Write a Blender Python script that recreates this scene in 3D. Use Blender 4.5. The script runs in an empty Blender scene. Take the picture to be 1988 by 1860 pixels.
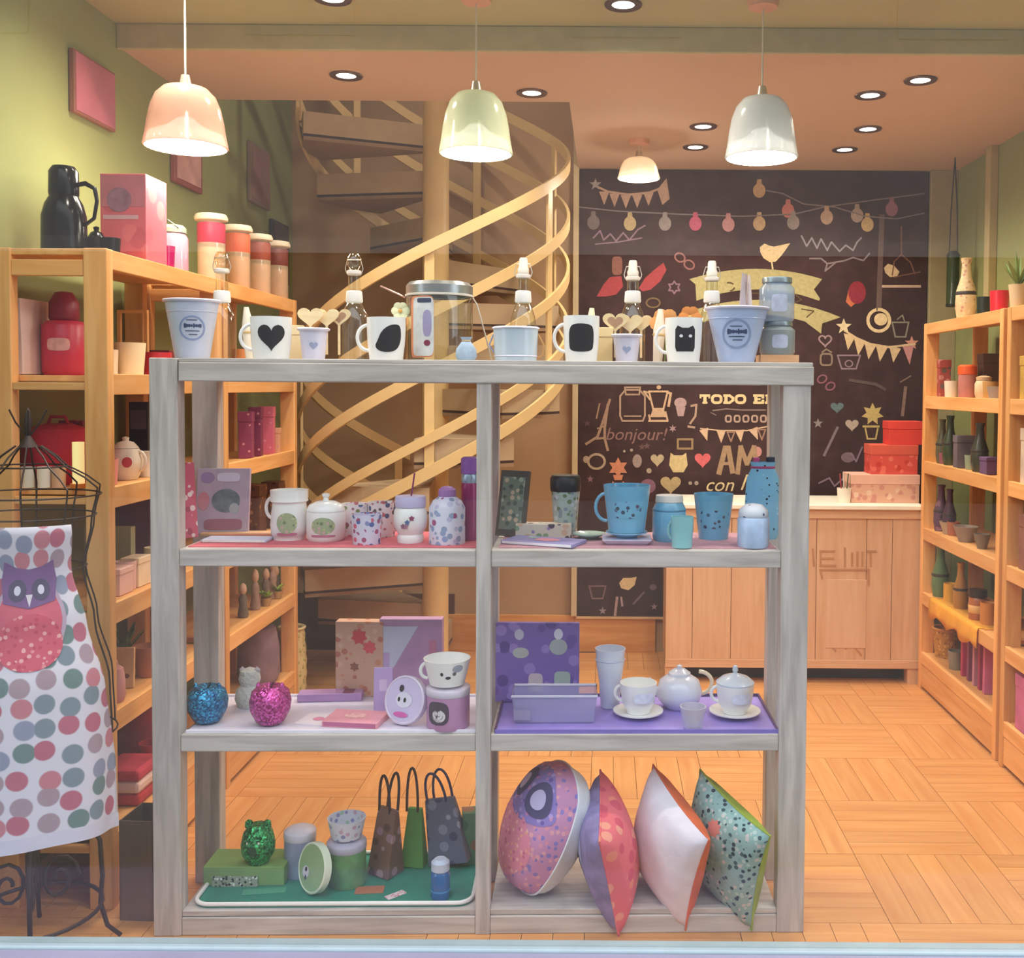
import bpy, bmesh, math, random
from mathutils import Vector, Matrix
from mathutils.geometry import tessellate_polygon
random.seed(7)
PI = math.pi
SC = bpy.context.scene
COL = SC.collection

# ------------------------------------------------------------------ camera
W, H, F = 1988.0, 1860.0, 2000.0
CAM = Vector((0, 0, 1.4))
PITCH, ROLL = math.radians(2.0), math.radians(0.4)
ROT = (Matrix.Rotation(PI/2 - PITCH, 3, 'X') @ Matrix.Rotation(ROLL, 3, 'Z'))
VPX, VPY = 1180.0, 750.0
_d = ROT.transposed() @ Vector((0, 1, 0))
PPX, PPY = VPX - F*_d.x/(-_d.z), VPY + F*_d.y/(-_d.z)
cam_data = bpy.data.cameras.new('camera')
cam_data.sensor_fit = 'HORIZONTAL'; cam_data.sensor_width = 36.0
cam_data.lens = F/W*36.0
cam_data.shift_x = (W/2 - PPX)/W
cam_data.shift_y = (PPY - H/2)/W
cam_data.clip_start = 0.05
cam = bpy.data.objects.new('camera', cam_data); COL.objects.link(cam)
cam.matrix_world = Matrix.Translation(CAM) @ ROT.to_4x4()
SC.camera = cam

def ray(px, py):
    return ROT @ Vector(((px-PPX)/F, -(py-PPY)/F, -1.0))
def at(px, py, Y):
    d = ray(px, py); return CAM + d*(Y/d.y)
def on(px, py, z):
    d = ray(px, py); return CAM + d*((z-CAM.z)/d.z)

# ------------------------------------------------------------------ world, light, exposure
SC.view_settings.view_transform = 'Standard'; SC.view_settings.look = 'None'
SC.view_settings.gamma = 1.0; SC.view_settings.use_curve_mapping = False
SC.view_settings.exposure = 0.02
SC.cycles.use_denoising = True
SC.cycles.max_bounces = 8; SC.cycles.diffuse_bounces = 4; SC.cycles.glossy_bounces = 4
SC.cycles.transparent_max_bounces = 16; SC.cycles.transmission_bounces = 4
SC.cycles.sample_clamp_indirect = 4.0
SC.cycles.caustics_reflective = False; SC.cycles.caustics_refractive = False
world = bpy.data.worlds.new('sky'); SC.world = world; world.use_nodes = True
bg = world.node_tree.nodes['Background']
bg.inputs[0].default_value = (0.90, 0.94, 1.0, 1); bg.inputs[1].default_value = 3.2
WARM = (1.0, 0.88, 0.74)
SPOT_W, PENDANT_W = 26.0, 7.0

# ------------------------------------------------------------------ materials
def lin(c):
    if isinstance(c, str):
        c = c.lstrip('#'); c = [int(c[i:i+2], 16)/255 for i in (0, 2, 4)]
    return tuple((x/12.92 if x <= .04045 else ((x+.055)/1.055)**2.4) for x in c) + (1.0,)
MC = {}
def nodes(name):
    m = bpy.data.materials.new(name); m.use_nodes = True
    nt = m.node_tree; return m, nt, nt.nodes['Principled BSDF']
def N(nt, typ, **kw):
    n = nt.nodes.new(typ)
    for k, v in kw.items():
        if k.startswith('i_'):
            key = k[2:]; key = int(key) if key.isdigit() else key.replace('_', ' ')
            n.inputs[key].default_value = v
        else: setattr(n, k, v)
    return n
def plain(c, rough=.5, metal=0.0, var=.06, scale=14, bump=0.0, coat=0.0, trans=0.0):
    key = ('plain', c, rough, metal, var, scale, bump, coat, trans)
    if key in MC: return MC[key]
    m, nt, b = nodes('plain_'+str(len(MC))); L = nt.links
    col = lin(c)
    tc = N(nt, 'ShaderNodeTexCoord')
    no = N(nt, 'ShaderNodeTexNoise', i_Scale=scale, i_Detail=3.0)
    L.new(tc.outputs['Object'], no.inputs['Vector'])
    r = N(nt, 'ShaderNodeValToRGB')
    r.color_ramp.elements[0].position = .3; r.color_ramp.elements[1].position = .7
    r.color_ramp.elements[0].color = tuple(x*(1-var) for x in col[:3])+(1,)
    r.color_ramp.elements[1].color = tuple(min(1, x*(1+var)) for x in col[:3])+(1,)
    L.new(no.outputs[0], r.inputs[0]); L.new(r.outputs[0], b.inputs['Base Color'])
    b.inputs['Roughness'].default_value = rough; b.inputs['Metallic'].default_value = metal
    b.inputs['Coat Weight'].default_value = coat
    if trans: b.inputs['Transmission Weight'].default_value = trans
    if bump:
        bp = N(nt, 'ShaderNodeBump', i_Strength=bump, i_Distance=.01)
        L.new(no.outputs[0], bp.inputs['Height']); L.new(bp.outputs[0], b.inputs['Normal'])
    MC[key] = m; return m
def wood(c1, c2, axis=2, scale=9, rough=.5, rnd=.12, knots=False):
    key = ('wood', c1, c2, axis, scale, rough, rnd)
    if key in MC: return MC[key]
    m, nt, b = nodes('wood_'+str(len(MC))); L = nt.links
    tc = N(nt, 'ShaderNodeTexCoord'); oi = N(nt, 'ShaderNodeObjectInfo')
    mp = N(nt, 'ShaderNodeMapping'); s = [scale]*3; s[axis] = scale*.09
    mp.inputs['Scale'].default_value = s
    ad = N(nt, 'ShaderNodeVectorMath', operation='ADD')
    sc = N(nt, 'ShaderNodeMath', operation='MULTIPLY', i_1=37.0)
    L.new(oi.outputs['Random'], sc.inputs[0]); L.new(sc.outputs[0], ad.inputs[1])
    L.new(tc.outputs['Object'], ad.inputs[0]); L.new(ad.outputs[0], mp.inputs[0])
    n1 = N(nt, 'ShaderNodeTexNoise', i_Scale=3.0, i_Detail=5.0, i_Distortion=.6)
    L.new(mp.outputs[0], n1.inputs['Vector'])
    r = N(nt, 'ShaderNodeValToRGB')
    r.color_ramp.elements[0].position = .33; r.color_ramp.elements[1].position = .68
    r.color_ramp.elements[0].color = lin(c2); r.color_ramp.elements[1].color = lin(c1)
    L.new(n1.outputs[0], r.inputs[0])
    hs = N(nt, 'ShaderNodeHueSaturation')
    mr = N(nt, 'ShaderNodeMapRange', i_3=1-rnd, i_4=1+rnd)
    L.new(oi.outputs['Random'], mr.inputs[0]); L.new(mr.outputs[0], hs.inputs['Value'])
    L.new(r.outputs[0], hs.inputs['Color']); L.new(hs.outputs[0], b.inputs['Base Color'])
    bp = N(nt, 'ShaderNodeBump', i_Strength=.12, i_Distance=.004)
    L.new(n1.outputs[0], bp.inputs['Height']); L.new(bp.outputs[0], b.inputs['Normal'])
    b.inputs['Roughness'].default_value = rough
    MC[key] = m; return m
def spots(base, cols, scale=60, size=.35, rough=.45, rand=1.0, uv=False, metal=0.0, soft=.03, coat=0.0):
    key = ('spots', base, tuple(cols), scale, size, rough, rand, uv, metal)
    if key in MC: return MC[key]
    m, nt, b = nodes('spots_'+str(len(MC))); L = nt.links
    tc = N(nt, 'ShaderNodeTexCoord')
    vo = N(nt, 'ShaderNodeTexVoronoi', i_Scale=scale, i_Randomness=rand)
    if uv: vo.voronoi_dimensions = '2D'
    L.new(tc.outputs['UV' if uv else 'Object'], vo.inputs['Vector'])
    sp = N(nt, 'ShaderNodeSeparateColor'); L.new(vo.outputs['Color'], sp.inputs[0])
    cr = N(nt, 'ShaderNodeValToRGB'); cr.color_ramp.interpolation = 'CONSTANT'
    e = cr.color_ramp.elements
    e[0].color = lin(cols[0]); e[0].position = 0
    for i, c in enumerate(cols[1:], 1):
        x = e[1] if i == 1 else e.new(i/len(cols))
        x.position = i/len(cols); x.color = lin(c)
    if len(cols) == 1: e[1].color = lin(cols[0])
    L.new(sp.outputs[0], cr.inputs[0])
    mr = N(nt, 'ShaderNodeMapRange', i_1=size-soft, i_2=size+soft, i_3=1.0, i_4=0.0)
    L.new(vo.outputs['Distance'], mr.inputs[0])
    mx = N(nt, 'ShaderNodeMix', data_type='RGBA')
    mx.inputs[6].default_value = lin(base)
    L.new(mr.outputs[0], mx.inputs[0]); L.new(cr.outputs[0], mx.inputs[7])
    L.new(mx.outputs[2], b.inputs['Base Color'])
    b.inputs['Roughness'].default_value = rough; b.inputs['Metallic'].default_value = metal
    b.inputs['Coat Weight'].default_value = coat
    MC[key] = m; return m
def glitter(c, c2):
    key = ('glitter', c, c2)
    if key in MC: return MC[key]
    m, nt, b = nodes('glitter_'+str(len(MC))); L = nt.links
    tc = N(nt, 'ShaderNodeTexCoord')
    vo = N(nt, 'ShaderNodeTexVoronoi', i_Scale=230.0); L.new(tc.outputs['Object'], vo.inputs['Vector'])
    sp = N(nt, 'ShaderNodeSeparateColor'); L.new(vo.outputs['Color'], sp.inputs[0])
    r = N(nt, 'ShaderNodeValToRGB'); r.color_ramp.elements[0].color = lin(c); r.color_ramp.elements[1].color = lin(c2)
    r.color_ramp.elements[0].position = .25
    L.new(sp.outputs[0], r.inputs[0]); L.new(r.outputs[0], b.inputs['Base Color'])
    sb = N(nt, 'ShaderNodeVectorMath', operation='SUBTRACT', i_1=(.5, .5, .5)); L.new(vo.outputs['Color'], sb.inputs[0])
    ms = N(nt, 'ShaderNodeVectorMath', operation='SCALE'); ms.inputs[3].default_value = .7; L.new(sb.outputs[0], ms.inputs[0])
    ge = N(nt, 'ShaderNodeNewGeometry'); ad = N(nt, 'ShaderNodeVectorMath', operation='ADD')
    L.new(ge.outputs['Normal'], ad.inputs[0]); L.new(ms.outputs[0], ad.inputs[1])
    no = N(nt, 'ShaderNodeVectorMath', operation='NORMALIZE'); L.new(ad.outputs[0], no.inputs[0]); L.new(no.outputs[0], b.inputs['Normal'])
    b.inputs['Metallic'].default_value = .55; b.inputs['Roughness'].default_value = .3
    MC[key] = m; return m
def glass(c='#e8f0f0', ior=1.45, mult=1.0, rough=.03):
    key = ('glass', c, ior, mult)
    if key in MC: return MC[key]
    m = bpy.data.materials.new('glass_'+str(len(MC))); m.use_nodes = True; nt = m.node_tree; nt.nodes.clear(); L = nt.links
    o = N(nt, 'ShaderNodeOutputMaterial'); mx = N(nt, 'ShaderNodeMixShader')
    t = N(nt, 'ShaderNodeBsdfTransparent'); t.inputs[0].default_value = lin(c)
    g = N(nt, 'ShaderNodeBsdfGlossy', i_Roughness=rough); g.inputs[0].default_value = (1, 1, 1, 1)
    f = N(nt, 'ShaderNodeLayerWeight', i_Blend=.5)
    pw_ = N(nt, 'ShaderNodeMath', operation='POWER', i_1=4.0); L.new(f.outputs['Facing'], pw_.inputs[0])
    mu = N(nt, 'ShaderNodeMath', operation='MULTIPLY_ADD', i_1=.75*mult, i_2=.04*mult); mu.use_clamp = True
    L.new(pw_.outputs[0], mu.inputs[0]); L.new(mu.outputs[0], mx.inputs[0]); L.new(t.outputs[0], mx.inputs[1]); L.new(g.outputs[0], mx.inputs[2])
    L.new(mx.outputs[0], o.inputs[0])
    MC[key] = m; return m
def milky(c='#f2f4f4', clear=.5):
    key = ('milky', c, clear)
    if key in MC: return MC[key]
    m = bpy.data.materials.new('milky_'+str(len(MC))); m.use_nodes = True; nt = m.node_tree; L = nt.links
    b = nt.nodes['Principled BSDF']; b.inputs['Base Color'].default_value = lin(c); b.inputs['Roughness'].default_value = .12
    o = nt.nodes['Material Output']; mx = N(nt, 'ShaderNodeMixShader'); mx.inputs[0].default_value = clear
    t = N(nt, 'ShaderNodeBsdfTransparent')
    L.new(b.outputs[0], mx.inputs[1]); L.new(t.outputs[0], mx.inputs[2]); L.new(mx.outputs[0], o.inputs[0])
    MC[key] = m; return m
def glow(c, s):
    key = ('glow', c, s)
    if key in MC: return MC[key]
    m, nt, b = nodes('glow_'+str(len(MC)))
    b.inputs['Emission Color'].default_value = lin(c); b.inputs['Emission Strength'].default_value = s
    b.inputs['Base Color'].default_value = lin(c)
    MC[key] = m; return m

# ------------------------------------------------------------------ geometry
class G:
    def __init__(s): s.v = []; s.f = []
    def add(s, v, f, M=None):
        n = len(s.v)
        s.v += [tuple(M @ Vector(p)) for p in v] if M is not None else [tuple(p) for p in v]
        s.f += [tuple(i+n for i in q) for q in f]; return s
    def box(s, x0, x1, y0, y1, z0, z1, M=None):
        v = [(x, y, z) for z in (z0, z1) for y in (y0, y1) for x in (x0, x1)]
        f = [(0, 2, 3, 1), (4, 5, 7, 6), (0, 1, 5, 4), (2, 6, 7, 3), (0, 4, 6, 2), (1, 3, 7, 5)]
        return s.add(v, f, M)
    def cbox(s, sx, sy, sz, c=(0, 0, 0), M=None):   # centred in x and y, standing on c.z
        return s.box(c[0]-sx/2, c[0]+sx/2, c[1]-sy/2, c[1]+sy/2, c[2], c[2]+sz, M)
    def lathe(s, prof, n=32, c=(0, 0, 0), M=None, sx=1.0, sy=1.0, rib=0.0):
        v = []; f = []; rings = []
        for r, z in prof:
            if r < 1e-6:
                rings.append([len(v)]); v.append((c[0], c[1], c[2]+z))
            else:
                rings.append(list(range(len(v), len(v)+n)))
                for i in range(n):
                    a = 2*PI*i/n; rr = r*(1-rib*(i % 2))
                    v.append((c[0]+rr*sx*math.cos(a), c[1]+rr*sy*math.sin(a), c[2]+z))
        for a, b in zip(rings, rings[1:]):
            if len(a) == 1 and len(b) == 1: continue
            for i in range(n):
                j = (i+1) % n
                if len(a) == 1: f.append((a[0], b[j], b[i]))
                elif len(b) == 1: f.append((a[i], a[j], b[0]))
                else: f.append((a[i], a[j], b[j], b[i]))
        return s.add(v, f, M)
    def tube(s, pts, r, n=8, closed=False, M=None, flat=None):
        pts = [Vector(p) for p in pts]; m = len(pts); v = []; f = []
        up = Vector((0, 0, 1)); prev = None
        for i, p in enumerate(pts):
            if closed: t = pts[(i+1) % m]-pts[i-1]
            else: t = pts[min(i+1, m-1)]-pts[max(i-1, 0)]
            if t.length < 1e-9: t = Vector((0, 0, 1))
            t.normalize()
            if prev is None:
                a = up if abs(t.dot(up)) < .95 else Vector((1, 0, 0))
                prev = t.cross(a).normalized()
            u = (prev-t*prev.dot(t)).normalized(); w = t.cross(u); prev = u
            rr = r[i] if isinstance(r, (list, tuple)) else r
            for k in range(n):
                a = 2*PI*k/n
                v.append(p+u*rr*math.cos(a)+w*rr*math.sin(a)*(flat or 1))
        for i in range(m if closed else m-1):
            j = (i+1) % m
            for k in range(n):
                l = (k+1) % n
                f.append((i*n+k, i*n+l, j*n+l, j*n+k))
        if not closed:
            f.append(tuple(range(n-1, -1, -1))); f.append(tuple((m-1)*n+k for k in range(n)))
        return s.add(v, f, M)
    def prism(s, poly, t0, t1, M=None):   # polygon in x,z extruded along y from t0 to t1 (front = t0)
        n = len(poly); v = [(x, t0, z) for x, z in poly]+[(x, t1, z) for x, z in poly]
        tri = tessellate_polygon([[Vector((x, z, 0)) for x, z in poly]])
        f = []
        for a, b, c in tri:
            (x0, z0), (x1, z1), (x2, z2) = poly[a], poly[b], poly[c]
            if (x1-x0)*(z2-z0)-(x2-x0)*(z1-z0) < 0: b, c = c, b
            f.append((a, b, c)); f.append((a+n, c+n, b+n))
        area = sum(poly[i][0]*poly[(i+1) % n][1]-poly[(i+1) % n][0]*poly[i][1] for i in range(n))
        for i in range(n):
            j = (i+1) % n
            f.append((i, i+n, j+n, j) if area > 0 else (i, j, j+n, i+n))
        return s.add(v, f, M)
    def stroke(s, pts, w, t0, t1, M=None):  # polyline in x,z as a flat ribbon
        s.k = getattr(s, 'k', 0)
        for (x0, z0), (x1, z1) in zip(pts, pts[1:]):
            dx, dz = x1-x0, z1-z0; l = math.hypot(dx, dz) or 1e-9
            ex, ez = dx/l*w*.35, dz/l*w*.35; nx, nz = -dz/l*w/2, dx/l*w/2
            s.k += 1
            s.prism([(x0-ex-nx, z0-ez-nz), (x1+ex-nx, z1+ez-nz), (x1+ex+nx, z1+ez+nz), (x0-ex+nx, z0-ez+nz)], t0-6e-5*(s.k % 16), t1, M)
        return s
    def wrap(s, poly, rfun, zc, ang=0.0, off=.0007, rings=4, th=.0006):
        # star-shaped decal (x,z about its centre) laid on a surface of revolution; ang 0 faces -y
        def pt(x, z, o):
            zz = zc+z; r = rfun(zz); a = ang+x/r-PI/2
            return ((r+o)*math.cos(a), (r+o)*math.sin(a), zz)
        dense = []
        for (x0, z0), (x1, z1) in zip(poly, poly[1:]+poly[:1]):
            m_ = max(1, int(math.hypot(x1-x0, z1-z0)/.005))
            dense += [(x0+(x1-x0)*i/m_, z0+(z1-z0)*i/m_) for i in range(m_)]
        poly = dense
        n = len(poly); v = [pt(0, 0, off)]; f = []
        for k in range(1, rings+1):
            q = k/rings; v += [pt(x*q, z*q, off) for x, z in poly]
        for i in range(n):
            j = (i+1) % n; f.append((0, 1+i, 1+j))
            for k in range(rings-1):
                a, b = 1+k*n, 1+(k+1)*n; f.append((a+i, b+i, b+j, a+j))
        return s.add(v, f)
def heart(w, h=None, n=28):
    h = h or w; p = []
    for i in range(n):
        t = 2*PI*i/n; p.append((w/32*16*math.sin(t)**3, h/30*(13*math.cos(t)-5*math.cos(2*t)-2*math.cos(3*t)-math.cos(4*t))+h*.06))
    return p[::-1]
def chaikin(p, n=2):
    for _ in range(n):
        q = []
        for (x0, z0), (x1, z1) in zip(p, p[1:]+p[:1]): q += [(x0*.75+x1*.25, z0*.75+z1*.25), (x0*.25+x1*.75, z0*.25+z1*.75)]
        p = q
    return p
def ell(w, h, n=24, p=2.0):
    o = []
    for i in range(n):
        t = 2*PI*i/n; c, s_ = math.cos(t), math.sin(t)
        o.append((w/2*math.copysign(abs(c)**(2/p), c), h/2*math.copysign(abs(s_)**(2/p), s_)))
    return o
def star(r, n=5, q=.42, a0=PI/2):
    return [((r if i % 2 == 0 else r*q)*math.cos(a0+PI*i/n), (r if i % 2 == 0 else r*q)*math.sin(a0+PI*i/n)) for i in range(2*n)]

def part(g, name, mat, parent=None, smooth=True, bevel=0.0, label=None, ang=40, uv=None, kind=None):
    me = bpy.data.meshes.new(name); me.from_pydata(g.v, [], g.f)
    if uv:
        ul = me.uv_layers.new(name='UVMap')
        for l in me.loops: ul.data[l.index].uv = uv[l.vertex_index]
    me.materials.append(mat)
    if smooth:
        for p in me.polygons: p.use_smooth = True
        me.set_sharp_from_angle(angle=math.radians(ang))
    me.update()
    o = bpy.data.objects.new(name, me); COL.objects.link(o)
    if parent is not None: o.parent = parent
    if bevel:
        b = o.modifiers.new('bevel', 'BEVEL'); b.width = bevel; b.segments = 2; b.limit_method = 'ANGLE'
    if label: o['label'] = label
    if kind: o['kind'] = kind
    return o
def tag(o, label, cat, group=None):
    o['label'] = label; o['category'] = cat
    if group: o['group'] = group
    return o
def thing(name, label, cat, loc=(0, 0, 0), rz=0.0, group=None):
    o = bpy.data.objects.new(name, None); COL.objects.link(o)
    o.empty_display_size = .05
    o.location = loc; o.rotation_euler = (0, 0, rz)
    return tag(o, label, cat, group)
def solo(g, name, mat, label, cat, loc=(0, 0, 0), rz=0.0, group=None, **kw):
    o = part(g, name, mat, None, **kw); o.location = loc; o.rotation_euler = (0, 0, rz)
    return tag(o, label, cat, group)
def struct(g, name, mat, parent=None, **kw):
    kw.setdefault('smooth', False)
    o = part(g, name, mat, parent, **kw)
    if parent is None: o['kind'] = 'structure'
    return o
def text_geo(s, size, shear=0.0, depth=.0008, align='CENTER'):
    cu = bpy.data.curves.new('txt', 'FONT'); cu.body = s; cu.size = size; cu.shear = shear
    cu.align_x = align; cu.align_y = 'CENTER'; cu.resolution_u = 3
    ob = bpy.data.objects.new('txt', cu); COL.objects.link(ob)
    dg = bpy.context.evaluated_depsgraph_get(); me = bpy.data.meshes.new_from_object(ob.evaluated_get(dg))
    g = G(); g.add([(v.co.x, 0, v.co.y) for v in me.vertices], [tuple(p.vertices) for p in me.polygons])
    bpy.data.objects.remove(ob); bpy.data.curves.remove(cu); bpy.data.meshes.remove(me)
    return g
def TR(x, y, z, rx=0, ry=0, rz=0, s=1.0):
    return Matrix.Translation((x, y, z)) @ Matrix.Rotation(rz, 4, 'Z') @ Matrix.Rotation(ry, 4, 'Y') @ Matrix.Rotation(rx, 4, 'X') @ Matrix.Diagonal((s, s, s, 1))
# ------------------------------------------------------------------ the setting
XL, XR, YF, YB, ZC, ZF, ZT = -1.65, 1.80, 2.15, 5.40, 2.526, 2.60, 3.6
M_green = plain('#92985f', .85, var=.03, scale=3)
M_tan = plain('#b49470', .85, var=.05, scale=3)
M_ceil = plain('#cdb098', .9, var=.02, scale=2)  # peach base: warm bounce from the floor put into the ceiling colour
M_ceilf = plain('#b5b284', .9, var=.02, scale=2)
M_pine = wood('#f0b877', '#dd9c58', 2, 9)
M_pineY = wood('#f0b877', '#dd9c58', 1, 9)
M_pineX = wood('#f0b877', '#dd9c58', 0, 9)
M_par = wood('#d99f62', '#cc8c50', 0, 10, .42, .07)
M_greyX = wood('#cdc4be', '#aca39d', 0, 16, .6, .03)
M_greyZ = wood('#cdc4be', '#aca39d', 2, 16, .6, .03)
M_greyY = wood('#b5a9a1', '#9a8e88', 1, 16, .6, .03)
M_rail = plain('#d9bb84', .45, var=.03)
M_dark = plain('#2a1d18', .6)
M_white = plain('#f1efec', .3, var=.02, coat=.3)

floor = struct(G().box(XL, XR, YF, YB, -.06, -.012), 'floor', plain('#8a5a30', .6))
B = .40; st = B/5
gp = G().box(-B/2+.001, B/2-.001, -st/2+.0008, st/2-.0008, -.012, 0)
me0 = None; rest = G()
nx = int((XR-XL)/B)+1; ny = int((YB-YF)/B)+1
for i in range(nx):
    for j in range(ny):
        cx, cy = XL+B*(i+.5), YF+.1+B*(j+.5)
        for k in range(5):
            o_ = (k-2)*st; rot = (i+j) % 2
            px_, py_ = (cx+o_, cy) if rot else (cx, cy+o_)
            near = -1.3 < px_ < 1.6 and 2.5 < py_ < 4.85
            M = TR(px_, py_, 0, rz=PI/2 if rot else 0)
            if not near:
                if px_+B/2 < XR+.2 and py_ < YB: rest.add(gp.v, gp.f, M)
                continue
            if me0 is None:
                p = part(gp, 'plank', M_par, floor, smooth=False); me0 = p.data
            else:
                p = bpy.data.objects.new('plank', me0); COL.objects.link(p); p.parent = floor
            p.matrix_local = M
part(rest, 'plank_border', M_par, floor, smooth=False, kind='stuff')

struct(G().box(XL-.1, XL, YF, YB+.1, -.06, ZT), 'wall_left', M_green)
struct(G().box(XR, XR+.1, YF, YB+.1, -.06, ZT), 'wall_right', M_green)
struct(G().box(XL-.1, XR+.1, YB, YB+.1, -.06, ZT), 'wall_back', M_tan)
struct(G().box(XL, XR, 3.5, 4.13, ZC, ZT).box(-.16, XR, 4.13, YB, ZC, ZT), 'ceiling', M_ceil)
struct(G().box(XL, XR, YF, 3.499, ZF, ZT), 'ceiling_front', M_ceilf)
struct(G().box(XL-.1, XR+.1, YF, YB+.1, ZT, ZT+.1), 'ceiling_top', M_tan)
struct(G().box(XL, XR, 3.48, 3.499, ZF-.085, ZF), 'trim_1', plain('#bdb590', .8), bevel=.004)
struct(G().box(XL+.66, -.17, YB-.02, YB, 0, .195).box(-.17, .26, YB-.02, YB, 0, .195), 'baseboard_back', wood('#e2a764', '#cf8f4c', 0), bevel=.003)
struct(G().box(XL, -.80, YB-.012, YB-.002, 0, .30), 'baseboard_left', plain('#5a3a22', .7))  # dark sheet on the wall base paints the shade under the stairs
struct(G().box(-.185, -.155, YB-.05, YB, .195, ZT), 'trim_2', plain('#cdbb95', .7), bevel=.003)
struct(G().box(1.66, XR, YB-.05, YB, 0, ZC), 'trim_3', plain('#a59b74', .8), bevel=.004)
struct(G().box(XR-.04, XR, 4.80, 4.86, 1.75, ZC), 'trim_4', plain('#b5a878', .8), bevel=.004)
# window sill, frame and pane
zs = at(994, 1823, 2.245).z
sill = struct(G().box(XL-.3, XR+.3, 1.85, 2.20, -.1, zs-.006), 'window_sill', plain('#9a95ae', .45, var=.06, scale=5), bevel=.003)
part(G().box(XL-.3, XR+.3, 2.2005, 2.245, -.1, zs), 'sill_rail', plain('#a9bcc4', .35, var=.05), sill, smooth=False, bevel=.004)
struct(G().box(XL, XR, 2.215, 2.221, zs, ZF), 'window_1', glass('#fbfdfd', 1.45, 1.0, .0))
# pavement and the front across the street
struct(G().box(-14, 14, -12, 1.85, -.2, -.1), 'pavement', plain('#77736f', .8, var=.12, scale=4))

YO = -9.0
fac = struct(G().box(-16, 16, YO-.3, YO, -.1, 3.1), 'street_facade', plain('#3a3634', .8, var=.1, scale=2))
part(G().box(-16, 16, YO-.3, YO-.02, 3.1, 9.0), 'upper_wall', plain('#8d8884', .85, var=.05, scale=1), fac, smooth=False)
part(G().box(-16, 16, YO-.02, YO+.04, 3.1, 3.3), 'ledge', plain('#a09a94', .85), fac, smooth=False)
for i in range(6):
    x = -12.4+4.2*i
    part(G().box(x-.7, x+.7, YO-.02, YO+.0, 5.9, 8.0), 'window_pane', plain('#7d7c7c', .3), fac, smooth=False)
    part(G().box(x-1.4, x+1.4, YO, YO+.01, .2, 2.7), 'shop_pane', plain('#2c2c2e', .3), fac, smooth=False)

# ------------------------------------------------------------------ ceiling lights
def spot_lamp(p, power, name='downlight', size=80):
    d = bpy.data.lights.new(name+'_lamp', 'SPOT'); d.energy = power; d.color = WARM; d.spot_size = math.radians(150); d.spot_blend = .9
    d.shadow_soft_size = .05
    return d
DL = [(672, 146, ZC), (1787, 155, ZC), (1365, 245, ZC), (1685, 250, ZC), (1350, 285, ZC), (1640, 290, ZC), (645, -4, ZF), (1210, 8, ZF)]
DL_ADDED = [(-.95, 2.42, ZF), (-.15, 2.42, ZF), (.65, 2.42, ZF), (1.35, 2.75, ZF), (-1.25, 3.0, ZF), (-.3, 4.0, ZC), (1.0, 4.0, ZC), (-.75, 4.6, ZT)]  # downlights added to brighten the window display, aisles and stairwell
dl_labels = ['recessed ceiling downlight in front of the spiral stair opening', 'recessed downlight near the right wall, next to the cornice',
  'recessed downlight above the chalkboard ribbon', 'recessed downlight between the counter lamp and right wall', 'smallest recessed downlight, just before the chalkboard',
  'small recessed downlight close to the chalkboard bunting', 'large recessed downlight in the front ceiling, beside the copper pendant', 'large recessed downlight in the front ceiling between two pendants']
dl_added_labels = ['recessed downlight directly above the left end of the grey display shelf', 'recessed downlight directly above the clip-top canister', 'recessed downlight directly above the largest stamped pail',
  'recessed downlight above the right aisle shelf', 'recessed downlight above the black flask', 'recessed downlight before the stair column', 'recessed downlight before the shop counter', 'recessed downlight high above the spiral stairs']
rp = G().lathe([(.036, -.002), (.058, -.004), (.06, 0), (.036, .004)], 28)
lp = G().lathe([(0, 0), (.036, 0)], 24)
for i, p in enumerate([on(*q) for q in DL]+[Vector(q) for q in DL_ADDED]):
    lab = (dl_labels+dl_added_labels)[i]
    t = thing('downlight', lab, 'ceiling light', (p.x, p.y, p.z-.002), 0, 'recessed ceiling downlights')
    rg_ = part(rp, 'trim_ring', plain('#6b4a3a', .35, .6), t); part(lp, 'lens', glow('#fff2dd', 9.0), rg_)
    d = spot_lamp(p, SPOT_W); o = bpy.data.objects.new('downlight_lamp', d); COL.objects.link(o); o.parent = t; o.location = (0, 0, -.02)

def ribbed(c, tr):
    key = ('ribbed', c)
    m = bpy.data.materials.new('shade_'+c[1:]); m.use_nodes = True; nt = m.node_tree; L = nt.links
    b = nt.nodes['Principled BSDF']; b.inputs['Base Color'].default_value = lin(c); b.inputs['Roughness'].default_value = .15
    o = nt.nodes['Material Output']
    t = N(nt, 'ShaderNodeBsdfTranslucent'); t.inputs[0].default_value = lin(c)
    tp = N(nt, 'ShaderNodeBsdfTransparent')
    m1 = N(nt, 'ShaderNodeMixShader'); m1.inputs[0].default_value = .10
    m2 = N(nt, 'ShaderNodeMixShader'); m2.inputs[0].default_value = tr
    L.new(b.outputs[0], m1.inputs[1]); L.new(t.outputs[0], m1.inputs[2])
    L.new(m1.outputs[0], m2.inputs[1]); L.new(tp.outputs[0], m2.inputs[2]); L.new(m2.outputs[0], o.inputs[0])
    return m
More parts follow.
